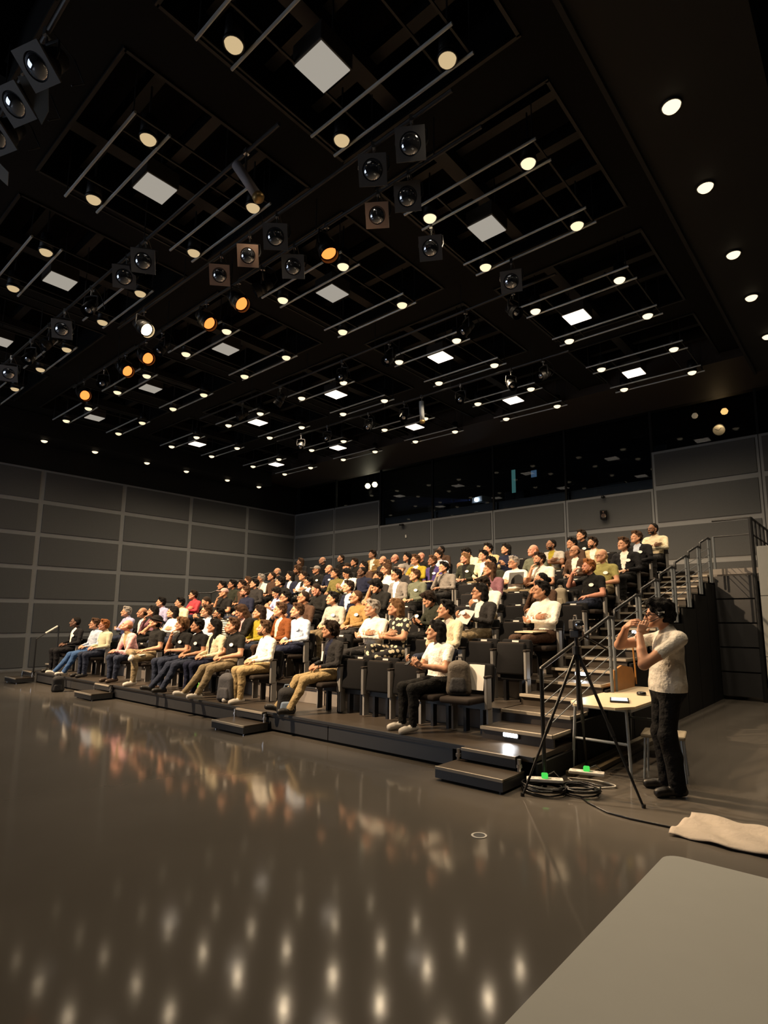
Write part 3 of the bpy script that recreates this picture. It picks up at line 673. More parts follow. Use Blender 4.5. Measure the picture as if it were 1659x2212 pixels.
HAIRC = {k: mat('hair_'+k, v, .75, bump=.8, bscale=90, spec=.12) for k, v in dict(black=(.008, .007, .007), dark=(.022, .014, .010), brown=(.065, .035, .02), lbrown=(.14, .075, .035), ginger=(.24, .09, .03), grey=(.27, .25, .23), blond=(.36, .25, .12), pinkcap=(.55, .35, .32)).items()}
# ---- hair, in head space (same coordinates as the unturned head)
def hair_mesh(kind):
    s = SDF(); fz = None; rr = np.random.RandomState(5).rand(3)*6
    wob = lambda a, f: (lambda X, Y, Z: a*(np.sin(X*f+rr[0])*np.sin(Y*f*1.1+rr[1])+np.sin(Z*f*.9+rr[2])*np.sin(X*f*1.3)))
    face = lambda z=1.115, y=-.105, r=(.072, .086, .106): s.ell((0, y, z+.03), r, 0, .03, None, True)
    nz = wob(.003, 110)
    if kind == 'short':
        s.ell((0, .032, 1.232), (.088, .104, .088), 0, .02); s.ell((0, .06, 1.17), (.082, .072, .075), 0, .03); s.cap((-.05, -.04, 1.296), (.05, -.04, 1.296), .026, .022, 0, .03)
        s.cap((-.079, .0, 1.20), (-.079, .005, 1.15), .010, .006, 0, .01); s.cap((.079, .0, 1.20), (.079, .005, 1.15), .010, .006, 0, .01); face(); nz = wob(.006, 95)
    elif kind == 'crop':
        s.ell((0, .032, 1.222), (.081, .098, .090), 0, .02); s.ell((0, .055, 1.17), (.077, .07, .07), 0, .03); face(1.125)
        s.ell((0, -.085, 1.23), (.06, .06, .045), 0, .02, None, True); nz = wob(.0015, 160)
    elif kind == 'bald':
        s.ell((0, .042, 1.175), (.084, .092, .062), 0, .02); s.ell((0, -.06, 1.18), (.12, .085, .14), 0, .015, None, True); s.ell((0, .0, 1.29), (.066, .09, .085), 0, .02, None, True)
    elif kind == 'curly':
        s.ell((0, .03, 1.235), (.10, .113, .095), 0, .02); s.ell((0, .07, 1.16), (.09, .075, .08), 0, .03); s.cap((-.06, -.05, 1.292), (.06, -.05, 1.298), .030, .030, 0, .03)
        s.cap((-.085, .01, 1.21), (-.085, .02, 1.15), .018, .012, 0, .02); s.cap((.085, .01, 1.21), (.085, .02, 1.15), .018, .012, 0, .02); face(1.115, -.112); nz = wob(.008, 75)
    elif kind in ('long', 'bob'):
        zb = .96 if kind == 'long' else 1.075
        s.ell((0, .03, 1.228), (.092, .108, .092), 0, .02); s.cap((-.062, .05, 1.19), (-.075, .055, zb), .050, .042, 0, .03); s.cap((.062, .05, 1.19), (.075, .055, zb), .050, .042, 0, .03); s.cap((0, .08, 1.18), (0, .10, zb), .065, .055, 0, .04)
        s.cap((-.045, -.05, 1.29), (.045, -.045, 1.292), .020, .020, 0, .03); face(1.095, -.115, (.067, .10, .130)); nz = wob(.004, 80)
    elif kind == 'bun':
        s.ell((0, .035, 1.222), (.083, .100, .090), 0, .02); s.ell((0, .06, 1.17), (.078, .07, .07), 0, .03); s.ell((0, .155, 1.20), (.042, .045, .045), 0, .02); face(1.12); nz = wob(.003, 120)
    elif kind == 'cap':
        s.ell((0, .025, 1.225), (.087, .105, .085), 0, .01); s.ell((0, .03, 1.13), (.2, .2, .075), 0, .01, None, True); s.ell((0, -.115, 1.218), (.070, .075, .012), 0, .01); nz = None
    elif kind == 'buckethat':
        s.ell((0, .025, 1.255), (.090, .104, .07), 0, .01); s.ell((0, .02, 1.225), (.145, .155, .022), 0, .03); nz = None; s.ell((0, .05, 1.14), (.08, .07, .07), 0, .02)
    elif kind == 'beard':
        s.ell((0, -.035, 1.095), (.060, .062, .045), 0, .02); s.cap((-.066, -.005, 1.155), (-.045, -.045, 1.09), .014, .02, 0, .02); s.cap((.066, -.005, 1.155), (.045, -.045, 1.09), .014, .02, 0, .02)
        s.ell((0, -.108, 1.106), (.026, .028, .010), 0, .008, None, True); s.ell((0, -.09, 1.16), (.05, .06, .034), 0, .01, None, True); nz = wob(.0015, 200)
    V, F, T = s.mesh(.0068, nz); return to_mesh('hair', V, F, T*0, 1)
HAIRS = {k: hair_mesh(k) for k in ('short', 'crop', 'bald', 'curly', 'long', 'bob', 'bun', 'cap', 'buckethat', 'beard')}
for v in HAIRS.values(): v.materials[0] = None
def glasses_mesh():
    b = MB()
    for q in (-1, 1):
        b.tube([(q*.033+.023*math.cos(a), -.103+.004*abs(math.cos(a)), 1.168+.017*math.sin(a)) for a in np.linspace(0, 2*PI, 15)], .0032, 5)
        b.tube([(q*.056, -.098, 1.173), (q*.078, -.05, 1.176), (q*.088, .02, 1.172)], .0028, 5)
    b.tube([(-.011, -.106, 1.171), (.011, -.106, 1.171)], .003, 5); return b.mesh('glasses', mat('glasses_black', (.006, .006, .006), .3))
GLS = glasses_mesh()
def eyes_mesh():
    b = MB()
    for q in (-1, 1): b.lathe([(.0005, -.0075), (.006, -.005), (.0095, 0), (.006, .005), (.0005, .0075)], 10, Matrix.Translation((q*.031, -.077, 1.171))@Matrix.Rotation(PI/2, 4, 'X'))
    return b.mesh('eyes', mat('eye_dark', (.02, .013, .010), .25), True)
EYS = eyes_mesh()
def brows_mesh():
    b = MB()
    for q in (-1, 1): b.tube([(q*.014, -.0915, 1.194), (q*.032, -.0900, 1.200), (q*.048, -.078, 1.193)], [.003, .004, .002], 6)
    return b.mesh('eyebrows', None)
BRW = brows_mesh(); BRW.materials.append(None)
BDG = MB().prism([(math.cos(a)*.045, math.sin(a)*.030) for a in np.linspace(0, 2*PI, 16, endpoint=False)], -.002, .002, Matrix.Rotation(PI/2, 4, 'X')).mesh('name_badge', mat('badge_white', (.82, .80, .76), .6))
def set_mat(o, i, m): o.material_slots[i].link = 'OBJECT'; o.material_slots[i].material = m
def dress(body, o, skin, top, inner, sleeve, pants, shoe):
    for i, m in enumerate((SKN[skin], top, sleeve, pants, shoe, inner)): set_mat(o, i, m)
def head_parts(o, Bd, style, hc, glasses=False, beard=False, eyes=True):
    def put(nm, me, m=None):
        c = link(nm, me, o); c.matrix_local = Bd.head.copy()
        if m: set_mat(c, 0, m)
        return c
    if style != 'shaved': put({'cap': 'cap', 'buckethat': 'bucket_hat'}.get(style, 'hair'), HAIRS[style], HAIRC[hc])
    if beard: put('beard', HAIRS['beard'], HAIRC[hc])
    if glasses: put('glasses', GLS)
    if eyes: put('eyes', EYS); put('eyebrows', BRW, HAIRC['dark' if hc in ('grey', 'blond', 'pinkcap') else hc])
CL = dict(black='#141414', suit='#16161a', white='#e6e2d8', cream='#d8cdb0', lblue='#b9c4d6', lavender='#a9a8cc', pink='#d9a6a8', red='#b8404a', navy='#191e33', charcoal='#2b2a2b', grey='#7b7773', lgrey='#a5a29b', dgreen='#2c2f25', olive='#6a6338', mustard='#b08d2c', tan='#8f7347', rust='#6e3d1c', brown='#4a372c', mauve='#7a5560', purple='#40366a', greengrey='#5f6455', yellow='#948728', beige='#b9a67f', khaki='#83755c', jeans='#3c5a86', djeans='#2a3042', teal='#2f6c6c', sand='#a08c66', blue='#5a63c0', lolive='#8f8a55')
CN = dict(lblue='pale blue', lgrey='light grey', dgreen='dark green', greengrey='green-grey', lolive='pale olive', suit='black', djeans='dark jean', charcoal='charcoal', lavender='lavender', sand='sand')
def dots_mat():
    m = bpy.data.materials.new('polka_dots'); m.use_nodes = True; nt = m.node_tree; b = nt.nodes['Principled BSDF']; b.inputs['Roughness'].default_value = .85
    tc = nt.nodes.new('ShaderNodeTexCoord'); v = nt.nodes.new('ShaderNodeTexVoronoi'); v.inputs['Scale'].default_value = 13; v.inputs['Randomness'].default_value = .55
    r = nt.nodes.new('ShaderNodeValToRGB'); r.color_ramp.interpolation = 'CONSTANT'; r.color_ramp.elements[0].color = (.72, .64, .46, 1); r.color_ramp.elements[1].color = (.008, .008, .01, 1); r.color_ramp.elements[1].position = .40
    nt.links.new(tc.outputs['Object'], v.inputs['Vector']); nt.links.new(v.outputs['Distance'], r.inputs[0]); nt.links.new(r.outputs[0], b.inputs['Base Color']); return m
DOTS = dots_mat()
def stripe_mat(a, b_, sc):
    m = bpy.data.materials.new('striped_cloth'); m.use_nodes = True; nt = m.node_tree; b = nt.nodes['Principled BSDF']; b.inputs['Roughness'].default_value = .85
    tc = nt.nodes.new('ShaderNodeTexCoord'); v = nt.nodes.new('ShaderNodeTexWave'); v.bands_direction = 'Z'; v.inputs['Scale'].default_value = sc; v.inputs['Distortion'].default_value = 2
    r = nt.nodes.new('ShaderNodeValToRGB'); r.color_ramp.elements[0].color = (*lin(a), 1); r.color_ramp.elements[1].color = (*lin(b_), 1); r.color_ramp.elements[0].position = .42; r.color_ramp.elements[1].position = .55
    nt.links.new(tc.outputs['Object'], v.inputs['Vector']); nt.links.new(v.outputs['Fac'], r.inputs[0]); nt.links.new(r.outputs[0], b.inputs['Base Color']); return m
STRIPE = stripe_mat('#e0d8bc', '#b9b08e', 9); PATT = stripe_mat('#ddd8cc', '#2a2a2a', 7)
SPECIAL = dict(dots=(DOTS, 'polka dot dress'), stripe=(STRIPE, 'cream striped shirt'), patt=(PATT, 'patterned shirt'))
# id row x hair colour skin top garment inner sleeve pants pose flags(g glasses, b badge, d beard)
PEOPLE = '''
I1 1 4.81 crop black dark suit suit white l suit lap b
I2 1 6.00 short brown light lblue shirt - l jeans out g
H1 1 6.52 short ginger pink stripe shirt - l djeans lap g
H8 1 8.07 bald lbrown pink pink shirt sand l djeans lean -
H9 1 8.95 buckethat black light black t-shirt - s khaki nape -
A9 1 10.05 curly lbrown light black t-shirt - s djeans chin b
A6 1 10.63 short black tan black t-shirt - s djeans out b
A7 1 11.21 long black light cream cardigan black l navy lap -
A8 1 11.80 short brown light black t-shirt - s khaki out b
A20 1 12.71 short brown light white shirt - l sand lap d
G2 1 14.32 curly dark tan charcoal jacket navy l sand out -
J2 1 16.28 bob black light white t-shirt - s black paper -
H2 2 5.55 short grey light lavender shirt - l djeans folded -
H3 2 6.43 bald dark tan black jacket white l black lap -
H4 2 6.97 long black light mauve top - l black chin -
H6 2 7.92 bob black light white shirt - l djeans folded -
A4 2 9.36 short brown light lblue shirt - l djeans lap g
A5 2 9.85 short black tan patt shirt - l black lap gd
A17 2 10.75 long brown light black top pink l black phone b
A18 2 11.27 bob dark light yellow top - l djeans lap b
B21 2 11.91 short brown light rust jacket cream l brown lap -
B22 2 12.42 short brown light lblue shirt - l navy lap b
C21 2 14.30 short grey light white shirt - l charcoal folded -
C22 2 14.80 bob lbrown light dots dress - s dots kneeover -
J1 2 15.77 short black light cream jacket lgrey l djeans chin -
H5 3 5.52 short black light lavender shirt - l black lap -
A1 3 6.52 short black light cream shirt - l djeans lap -
A3 3 7.89 crop dark tan black sweater - l black phone -
B20 3 10.88 short black light navy sweater - l black folded g
B19 3 11.47 crop dark tan brown jacket - l black chin g
B23 3 12.35 short black light lgrey sweater - l khaki lap b
C20 3 13.00 crop brown tan tan shirt - l charcoal lap bg
C23 3 14.80 curly dark light dgreen shirt - l black phone b
D13 3 15.76 bob black light charcoal blazer white l khaki paper bg
E8 3 16.83 short black tan white shirt - l brown folded -
A2 4 5.53 short dark light red sweater - l djeans folded g
A10 4 7.08 cap pinkcap tan black t-shirt - s djeans chin -
A16 4 8.04 short brown pink navy sweater - l djeans lap gd
B5 4 9.43 bob black light lavender blouse - l black phone -
B18 4 10.87 crop dark pink black sweater - l black phone -
B24 4 11.84 short dark light navy sweater white l black lap b
C18 4 12.71 curly black light black sweater - l black phone -
D12 4 15.31 short dark light white shirt - l khaki phone b
E7 4 16.36 bun black light brown sweater - l black chin -
A11 5 5.50 short black tan charcoal jacket - l black lap -
A12 5 6.03 short black tan dgreen jacket - l black lap g
A13 5 6.52 short dark tan brown jacket - l black lap -
A15 5 7.12 short black light charcoal sweater - l black lap -
B4 5 8.27 curly black light black sweater - l black lap -
B10 5 9.43 short black tan charcoal jacket white l black folded g
C15 5 11.85 short dark tan charcoal shirt - s black chin -
C16 5 12.40 short black tan grey sweater white l black lap g
C17 5 12.93 short brown light greengrey shirt - l black lap b
D11 5 14.81 long brown light mauve top - l black chin -
F4 5 16.81 short ginger pink black t-shirt - s djeans drink bd
A14 6 5.44 long brown light black top - l black lap -
A19 6 6.12 short grey tan white shirt grey l djeans folded g
B2 6 6.66 crop dark tan brown jacket - l black lap -
B6 6 7.52 bob black light navy jacket white l black lap -
B9 6 8.10 short dark tan white shirt black l black folded -
B14 6 9.42 short dark tan olive jacket - l black lap -
B17 6 9.93 bob black tan white blouse - l black phone -
C14 6 10.42 crop black dark navy sweater - l black lap -
C11 6 11.25 bob brown light white blouse - l black chin g
C12 6 11.75 cap grey light charcoal jacket - l black lap -
D5 6 13.03 short black light grey shirt - l charcoal chin -
D10 6 14.28 short black tan dgreen shirt - l black lap bd
E3 6 14.83 short grey light white t-shirt - s khaki folded g
E6 6 15.42 short dark light white shirt - s khaki chin d
F3 6 16.70 bald blond light lolive shirt - s khaki lap bg
B3 7 5.69 bald grey light grey sweater - l black lap g
B7 7 6.71 curly brown tan charcoal jacket - l black lap gd
B11 7 7.60 cap grey tan black jacket - l black lap bg
B13 7 8.15 shaved black light navy sweater - l black lap b
B16 7 8.91 cap dark light black jacket - l black lap b
C3 7 9.58 long black tan brown top - l black lap -
C6 7 10.45 bob brown tan cream cardigan black l black chin g
C10 7 11.45 short brown tan yellow shirt white l black folded g
D4 7 12.00 short brown brown purple jacket black l navy lap b
D6 7 12.99 bob lbrown pink dgreen jacket black l black lap b
D8 7 13.51 short black light cream jacket lblue l khaki lap -
E4 7 14.81 bald ginger pink greengrey sweater - l black lap -
E9 7 15.77 bald brown tan brown blazer white l charcoal lap g
F5 7 16.80 short brown light suit blazer white l black lap b
C2 8 8.28 short dark tan black jacket - l black chin -
C5 8 9.46 bald dark light charcoal jacket - l black lap -
C7 8 9.93 bald ginger pink charcoal sweater - l black lap g
C8 8 10.39 long black light grey jacket - l black lap -
C9 8 10.89 shaved black pink black jacket - l black lap b
D3 8 11.49 short dark light lblue shirt - l black lap -
D7 8 12.47 short black light cream shirt - l khaki phone -
D9 8 13.07 short black light beige jacket - l khaki lap -
D15 8 13.59 bob black light navy sweater - l djeans paper -
E5 8 14.80 crop black brown lgrey t-shirt yellow s khaki folded d
E11 8 15.31 short black tan brown jacket - l black lap -
F2 8 15.80 short dark light beige jacket white l khaki lap d
F6 8 16.76 short brown light suit blazer lblue l black lap b
B8 9 4.58 long brown light charcoal jacket - l black lap -
B12 9 5.77 bald grey light black jacket - l black lap -
B15 9 6.70 crop dark tan black sweater - l black lap -
C4 9 8.16 short dark tan tan jacket white l brown lap b
D2 9 10.90 crop black dark brown jacket - l black lap -
F1 9 15.16 short dark light black jacket - l black lap b
F7 9 16.84 crop black brown cream shirt - l charcoal folded gd
'''
HD = dict(short='short {c} haired', crop='cropped {c} haired', bald='balding', curly='curly {c} haired', long='long {c} haired', bob='{c} bobbed', bun='{c} bun-haired', cap='capped', buckethat='bucket-hatted', shaved='shaven-headed')
HCN = dict(dark='dark', lbrown='light brown', pinkcap='pink', ginger='ginger')
PD = dict(lap='hands in lap', folded='arms folded', chin='hand at chin', phone='looking down', paper='holding papers', out='legs stretched out', kneeover='legs crossed', drink='hand raised to mouth', lean='leaning forward', nape='hand behind neck', ankle='ankle on knee')
SEATX = {}; used = {}; PERS = []
for ln in PEOPLE.strip().split('\n'):
    pid, j, x, hs_, hc, sk, tp, gar, inn, sv, pn, ps, fl = ln.split(); j = int(j); x = float(x)
    Bd = BODIES[ps]; y = yn(j)+.60; z = zf(j)
    o = link('person', Bd.mesh, None, (x, y, z))
    ang = math.degrees(math.atan2(x-7, y+19)); ang = max(14, min(50, ang)); hy = -Bd.P.get('head', (-22, 4))[0]
    rs = random.Random(pid); o.rotation_euler = (0, 0, -math.radians(max(0, min(22, (ang-hy)*.8+rs.uniform(-5, 5))))); sc = rs.uniform(.965, 1.035); sc *= 1.03; o.scale = (sc*rs.uniform(1.02, 1.12), sc, sc)
    tm = SPECIAL[tp][0] if tp in SPECIAL else fabric(CL[tp]); im = tm if inn == '-' else fabric(CL[inn]); sm = SKN[sk] if sv == 's' else tm
    pm_ = SPECIAL[pn][0] if pn in SPECIAL else fabric(CL[pn])
    dress(Bd, o, sk, tm, im, sm, pm_, (lambda q: mat('shoe_%d' % q, [(.012, .011, .010), (.55, .52, .47), (.05, .03, .02)][q], .5))(1 if pid in ('J2', 'A8', 'I2', 'H9', 'A20') else (0, 2)[len(PERS) % 2]))
    head_parts(o, Bd, hs_, hc, 'g' in fl, 'd' in fl, eyes=j < 8)
    if 'b' in fl:
        c = link('name_badge', BDG, o, Bd.badge, (math.radians(-12), 0, math.radians(12)))
    cn = SPECIAL[tp][1] if tp in SPECIAL else '%s %s' % (CN.get(tp, tp), gar)
    base = '%s person in %s, %s' % (HD[hs_].format(c=HCN.get(hc, hc)), cn, PD[ps])
    lb = base+', %s row' % ORD[j]
    if lb in used: lb = base+(', with badge' if 'b' in fl else ', with glasses' if 'g' in fl else ', without badge')+', %s row' % ORD[j]
    if lb in used: lb = base+', %s row, %s seat from the aisle' % (ORD[j], ORD[int(round((16.8-x)/.5))+1])
    used[lb] = 1; tag(o, lb[0].upper()+lb[1:] if False else lb, 'person', 'audience in the seating'); PERS.append((pid, o, Bd, j, x))
    SEATX.setdefault(j, []).append((x, cn))
PID = {p[0]: p for p in PERS}
# ------------------------------------------------------------------ seats under the audience and empty ones
for j, l in SEATX.items():
    for x, cn in l: place_seat(x, j, False, 'black theatre seat under the person in %s, %s row, %s from aisle' % (cn, ORD[j], ORD[int(round((16.8-x)/.5))+1]), 'theatre seats')
EMPTY = {1: [14.78, 15.27, 15.77], 2: [15.28, 16.3, 16.8, 13.4], 3: [14.3, 15.3, 16.3, 8.5, 9.2, 9.9], 4: [14.3, 14.8, 15.83, 16.83, 6.3, 8.7, 13.3], 5: [14.3, 15.3, 15.8, 16.3, 10.2, 10.9, 11.35], 6: [16.1, 13.6], 7: [14.2, 15.3, 16.28], 8: [14.2, 16.28], 9: [14.2, 14.7, 15.7, 16.2, 12.2, 12.8, 13.4, 9.2, 9.8]}
for j, l in EMPTY.items():
    for x in l: place_seat(x, j, True, 'empty black tip-up seat, %s row, %s seat from the aisle stair' % (ORD[j], ORD[int(round((16.85-x)/.5))+1]), 'empty seats')
place_seat(16.78, 1, False, 'black theatre seat holding a backpack and a sheet of paper', 'theatre seats')
# ------------------------------------------------------------------ hand-held and lap things
def sheet(name, label, cat, M, w_, d_, th=.004, m=M_PAPER, group=None, fold=0):
    b = MB()
    if fold:
        b.box(-w_/2, 0, -d_/2, d_/2, 0, th, M=Matrix.Rotation(fold, 4, 'Y')); b.box(0, w_/2, -d_/2, d_/2, 0, th, M=Matrix.Rotation(-fold, 4, 'Y'))
    else: b.box(-w_/2, w_/2, -d_/2, d_/2, 0, th, bev=min(.0015, th/3))
    o = b.build(name, m); o.matrix_world = M; return tag(o, label, cat, group)
def at_person(pid, loc, rot=(0, 0, 0)):
    o = PID[pid][1]; return Matrix.Translation(o.location)@Euler(o.rotation_euler).to_matrix().to_4x4()@Matrix.Translation(loc)@Euler(rot).to_matrix().to_4x4()
sheet('paper', 'open grey paper folder held by the person in charcoal blazer', 'paper', at_person('D13', (0, -.35, .86), (.9, 0, 0)), .40, .26, fold=-.25, m=mat('paper_grey', (.5, .51, .5), .8))
sheet('tablet_tray', 'cream writing tablet on the lap of the person with arms folded in white', 'tablet', at_person('E8', (0, -.22, .625), (.05, 0, 0)), .40, .26, .018, mat('tablet_cream', (.62, .52, .36), .6))
sheet('paper', 'white folded paper held up by the person in navy sweater', 'paper', at_person('B20', (-.1, -.34, .86), (1.0, .3, 0)), .30, .24, fold=.3)
sheet('tablet_tray', 'cream writing tablet in front of the person in purple jacket', 'tablet', at_person('D4', (.05, -.24, .64), (.05, 0, 0)), .36, .24, .018, MATS['tablet_cream'])
sheet('tablet_tray', 'cream writing tablet behind the white shirted pair in the sixth row', 'tablet', Matrix.Translation((15.2, yn(7)+.32, zf(7)+.66)), .46, .22, .018, MATS['tablet_cream'])
sheet('paper', 'white booklet on the knees of the bucket-hatted person', 'paper', at_person('H9', (.12, -.30, .60), (.1, 0, .3)), .17, .13, .012)
sheet('laptop', 'dark open laptop on the lap of the white t-shirted person', 'laptop', at_person('E3', (.30, -.36, .82), (1.35, 0, 0)), .34, .24, .012, M_DBLACK)
sheet('paper', 'cream sheet of paper leaning on the seat behind the backpack', 'paper', Matrix.Translation((16.88, yn(1)+.62, zf(1)+.66))@Matrix.Rotation(1.4, 4, 'X'), .22, .30)
sheet('name_card', 'white lanyard card on the chest of the man in charcoal jacket', 'card', at_person('G2', (.0, -.105, .80), (1.45, 0, 0)), .06, .14, .003)
b = MB().box(-.035, .035, -.006, .006, -.07, .07, bev=.004); o = b.build('phone', M_DBLACK); o.matrix_world = at_person('C23', (0, -.37, .83), (-.9, 0, 0)); tag(o, 'black phone held by the person in dark green shirt', 'phone')
b = MB().box(-.035, .035, -.006, .006, -.07, .07, bev=.004); o = b.build('phone', M_DBLACK); o.matrix_world = at_person('J2', (0, -.37, .83), (-.9, 0, 0)); tag(o, 'black phone held by the person in white t-shirt, front row', 'phone')
t = MB().lathe([(.024, 0), (.034, .085), (.034, .09), (.03, .09)], 16).build('paper_cup', M_PAPER, None, True); t.matrix_world = at_person('F4', (-.05, -.22, 1.09), (-.5, 0, 0)); tag(t, 'white cup raised by the ginger person in black t-shirt', 'cup')
# ------------------------------------------------------------------ backpacks and bags
def backpack(label, loc, rz, m, sc=1.0, tilt=0, m2=None):
    t = thing('backpack', label, 'backpack', loc, (tilt, 0, rz)); m2 = m2 or m
    s = SDF(); [s.cap((q*.095*sc, r_*.035*sc, .065*sc), (q*.075*sc, r_*.03*sc, .33*sc), .062*sc, .058*sc, 0, .05) for q in (-1, 0, 1) for r_ in (-1, 1)]; s.ell((0, .0, .36*sc), (.115*sc, .075*sc, .08*sc), 0, .06)
    V, F, T = s.mesh(.016); me = to_mesh('bag_body', V, F, T*0, 1); me.materials[0] = m; b = link('bag_body', me, t)
    s = SDF(); [s.cap((q*.07*sc, -.085*sc, .075*sc), (q*.06*sc, -.08*sc, .19*sc), .045*sc, .035*sc, 0, .04) for q in (-1, 0, 1)]; V, F, T = s.mesh(.014); me = to_mesh('front_pocket', V, F, T*0, 1); me.materials[0] = m2; link('front_pocket', me, t)
    MB().tube([(-.04, 0, .43*sc), (-.03, 0, .48*sc), (.03, 0, .48*sc), (.04, 0, .43*sc)], .010, 6).build('handle', m2, t)
    for q in (-1, 1): MB().tube([(q*.07*sc, .08*sc, .40*sc), (q*.10*sc, .13*sc, .28*sc), (q*.09*sc, .09*sc, .08*sc)], .014, 6).build('strap', m2, t)
    return t
BK = mat('bag_black', (.014, .014, .016), .8, bump=.3, bscale=40); BG = mat('bag_grey', (.055, .055, .062), .8, bump=.3, bscale=40); BBR = mat('bag_brown', (.075, .062, .048), .8, bump=.4, bscale=30)
backpack('dark grey backpack standing before the man in white shirt', (12.35, -11.50, .27), .3, BG, 1.05)
backpack('black and white backpack between the feet of the charcoal jacketed man', (14.02, -11.62, .27), .9, BK, .85, .1, mat('bag_blue', (.20, .27, .38), .7))
backpack('brown black backpack on the seat next to the white t-shirted person', (16.70, -11.18, .71), .45, BBR, .95, -.1, BK)
backpack('black rucksack slumped on the floor before the far end of the front row', (6.62, -12.0, 0), 1.2, BK, .8, .15)
backpack('khaki shoulder bag resting on an empty seat in the fifth row', (16.3, yn(5)+.55, zf(5)+.46), 0, mat('bag_khaki', (.23, .20, .14), .8, bump=.3), .85)
o = MB().lathe([(.0005, 0), (.03, 0), (.033, .02), (.033, .15), (.015, .18), (.015, .21)], 14).build('bottle', mat('bottle_green', (.10, .42, .04), .3), None, True); o.location = (11.25, -11.35, .27); tag(o, 'bright green bottle standing among the feet of the front row', 'bottle')
# ------------------------------------------------------------------ standing man
STD = dict(stand=True, hip=.93, lean=-.02, head=(-14, -3), elR=(-.25, -.26, 1.27), wrR=(-.115, -.235, 1.44), hdR=(.75, .25, .45), hnR=(.1, .9, -.3), thR=1, elL=(.20, -.22, 1.12), wrL=(.075, -.195, 1.385), hdL=(.08, .42, .9), hnL=(-.9, .3, 0), thL=-1,
           knR=(-.10, .0, .50), anR=(-.11, .04, .095), knL=(.10, -.02, .50), anL=(.115, .03, .095), toeR=(-.35, -1, 0), toeL=(.05, -1, 0), curl=.9)
MB_ = make_body(STD, .82)
o = link('person', MB_.mesh, None, (18.98, -11.05, 0), (0, 0, math.radians(-52))); o.scale = (1.12, 1.12, 1.075)
wt = fabric('#cfcac0', 14, .8); dress(MB_, o, 'light', wt, wt, SKN['light'], fabric('#0e0e10'), mat('shoe_black', (.010, .009, .009), .4)); head_parts(o, MB_, 'curly', 'black', True)
tag(o, 'standing man in white t-shirt and black trousers, both hands raised to his face', 'person')
hs_ = empty('earpiece'); hs_.matrix_world = o.matrix_basis@MB_.head; tag(hs_, 'black earpiece with pale top at the ear of the standing man', 'earpiece')
MB().lathe([(.0005, -.012), (.024, -.01), (.026, .008), (.0005, .012)], 16, Matrix.Translation((.094, .012, 1.165))@Matrix.Rotation(PI/2, 4, 'Y')).build('ear_cup', M_DBLACK, hs_, True)
MB().tube([(.096, -.012, 1.192), (.099, .012, 1.198), (.096, .04, 1.192)], .009, 6).build('ear_hook', M_WHITE, hs_)
MB().tube([(.098, .0, 1.15), (.085, -.07, 1.115), (.04, -.115, 1.105)], .004, 6).build('boom_arm', M_DBLACK, hs_)
# ------------------------------------------------------------------ folding table with tablet and puck
t = thing('folding_table', 'beige folding table with clipped corners beside the standing man', 'table', (18.26, -9.87, 0))
M_TOP = mat('table_top', (.66, .55, .38), .45, var=.04); M_LEGM = mat('table_leg', (.42, .45, .48), .4, .4)
hx, hy, c = .35, 1.08, .13
MB().prism([(-hx+c, -hy), (hx-c, -hy), (hx, -hy+c*1.6), (hx, hy-c), (hx-c, hy), (-hx+c, hy), (-hx, hy-c), (-hx, -hy+c*1.6)], .695, .72).build('table_top', M_TOP, t)
MB().box(-hx+.03, hx-.03, -hy+.18, hy-.15, .66, .694).build('apron', M_LEGM, t)
for y in (-.92, .85):
    for x in (-.29, .29): MB().tube([(x*.95, y, .69), (x*1.08, y-.05*(1 if y < 0 else -1), 0.0)], .017).build('leg', M_LEGM, t)
    MB().tube([(-.30, y-.02, .34), (.30, y-.02, .34)], .015).build('brace', M_LEGM, t)
t = thing('tablet', 'tablet with bright white screen lying on the beige table', 'tablet', (18.34, -10.42, .722), (0, 0, .35))
MB().box(-.10, .10, -.15, .15, 0, .02, bev=.006).build('case', M_DBLACK, t); MB().box(-.085, .085, -.13, .13, .02, .022).build('screen', emat('tablet_screen', (.8, .92, 1), 1.3), t)
o = MB().lathe([(.0005, 0), (.05, 0), (.056, .012), (.05, .035), (.03, .04), (.0005, .04)], 20).build('conference_puck', M_DBLACK, None, True); o.location = (18.36, -9.72, .722); tag(o, 'small round black puck speaker on the beige table', 'speaker')
# warm wooden board on the stair side and two rails on the floor beside it
WOOD = mat('board_wood', (.40, .18, .045), .45, var=.2, vscale=12)
t = thing('wooden_board', 'curved orange brown wooden board fixed to the side of the stair', 'board', (17.97, -9.2, 0))
pts = [(-.42, .69), (-.44, .80), (-.40, .98), (-.1, 1.03), (.30, .98), (.38, .84), (.34, .69)]
MB().prism(pts, 0, .03, Matrix(((0, 0, 1, 0), (1, 0, 0, 0), (0, 1, 0, 0), (0, 0, 0, 1)))).build('board', WOOD, t); MB().tube([(.03, .42, .75), (.03, .40, 1.0), (.03, .36, 1.25)], .012).build('bent_rod', WOOD, t)
mat('chair_seat', (.30, .25, .17), .7); M_SKID = mat('skid_beige', (.16, .13, .085), .6, var=.2)
for i, x in enumerate((18.02, 18.17)):
    o = MB().box(-.04, .04, -1.5, 1.6, 0, .05, bev=.006).build('floor_rail', M_SKID); o.location = (x, -9.6, 0); tag(o, ['beige floor rail touching the black skirt of the seating', 'beige floor rail a hand away from the seating skirt'][i], 'rail')
t = thing('stool', 'low beige topped stool behind the legs of the standing man', 'stool', (18.80, -10.45, 0), (0, 0, .2))
MB().box(-.21, .21, -.2, .2, .41, .45, bev=.015).build('seat', MATS['chair_seat'], t)
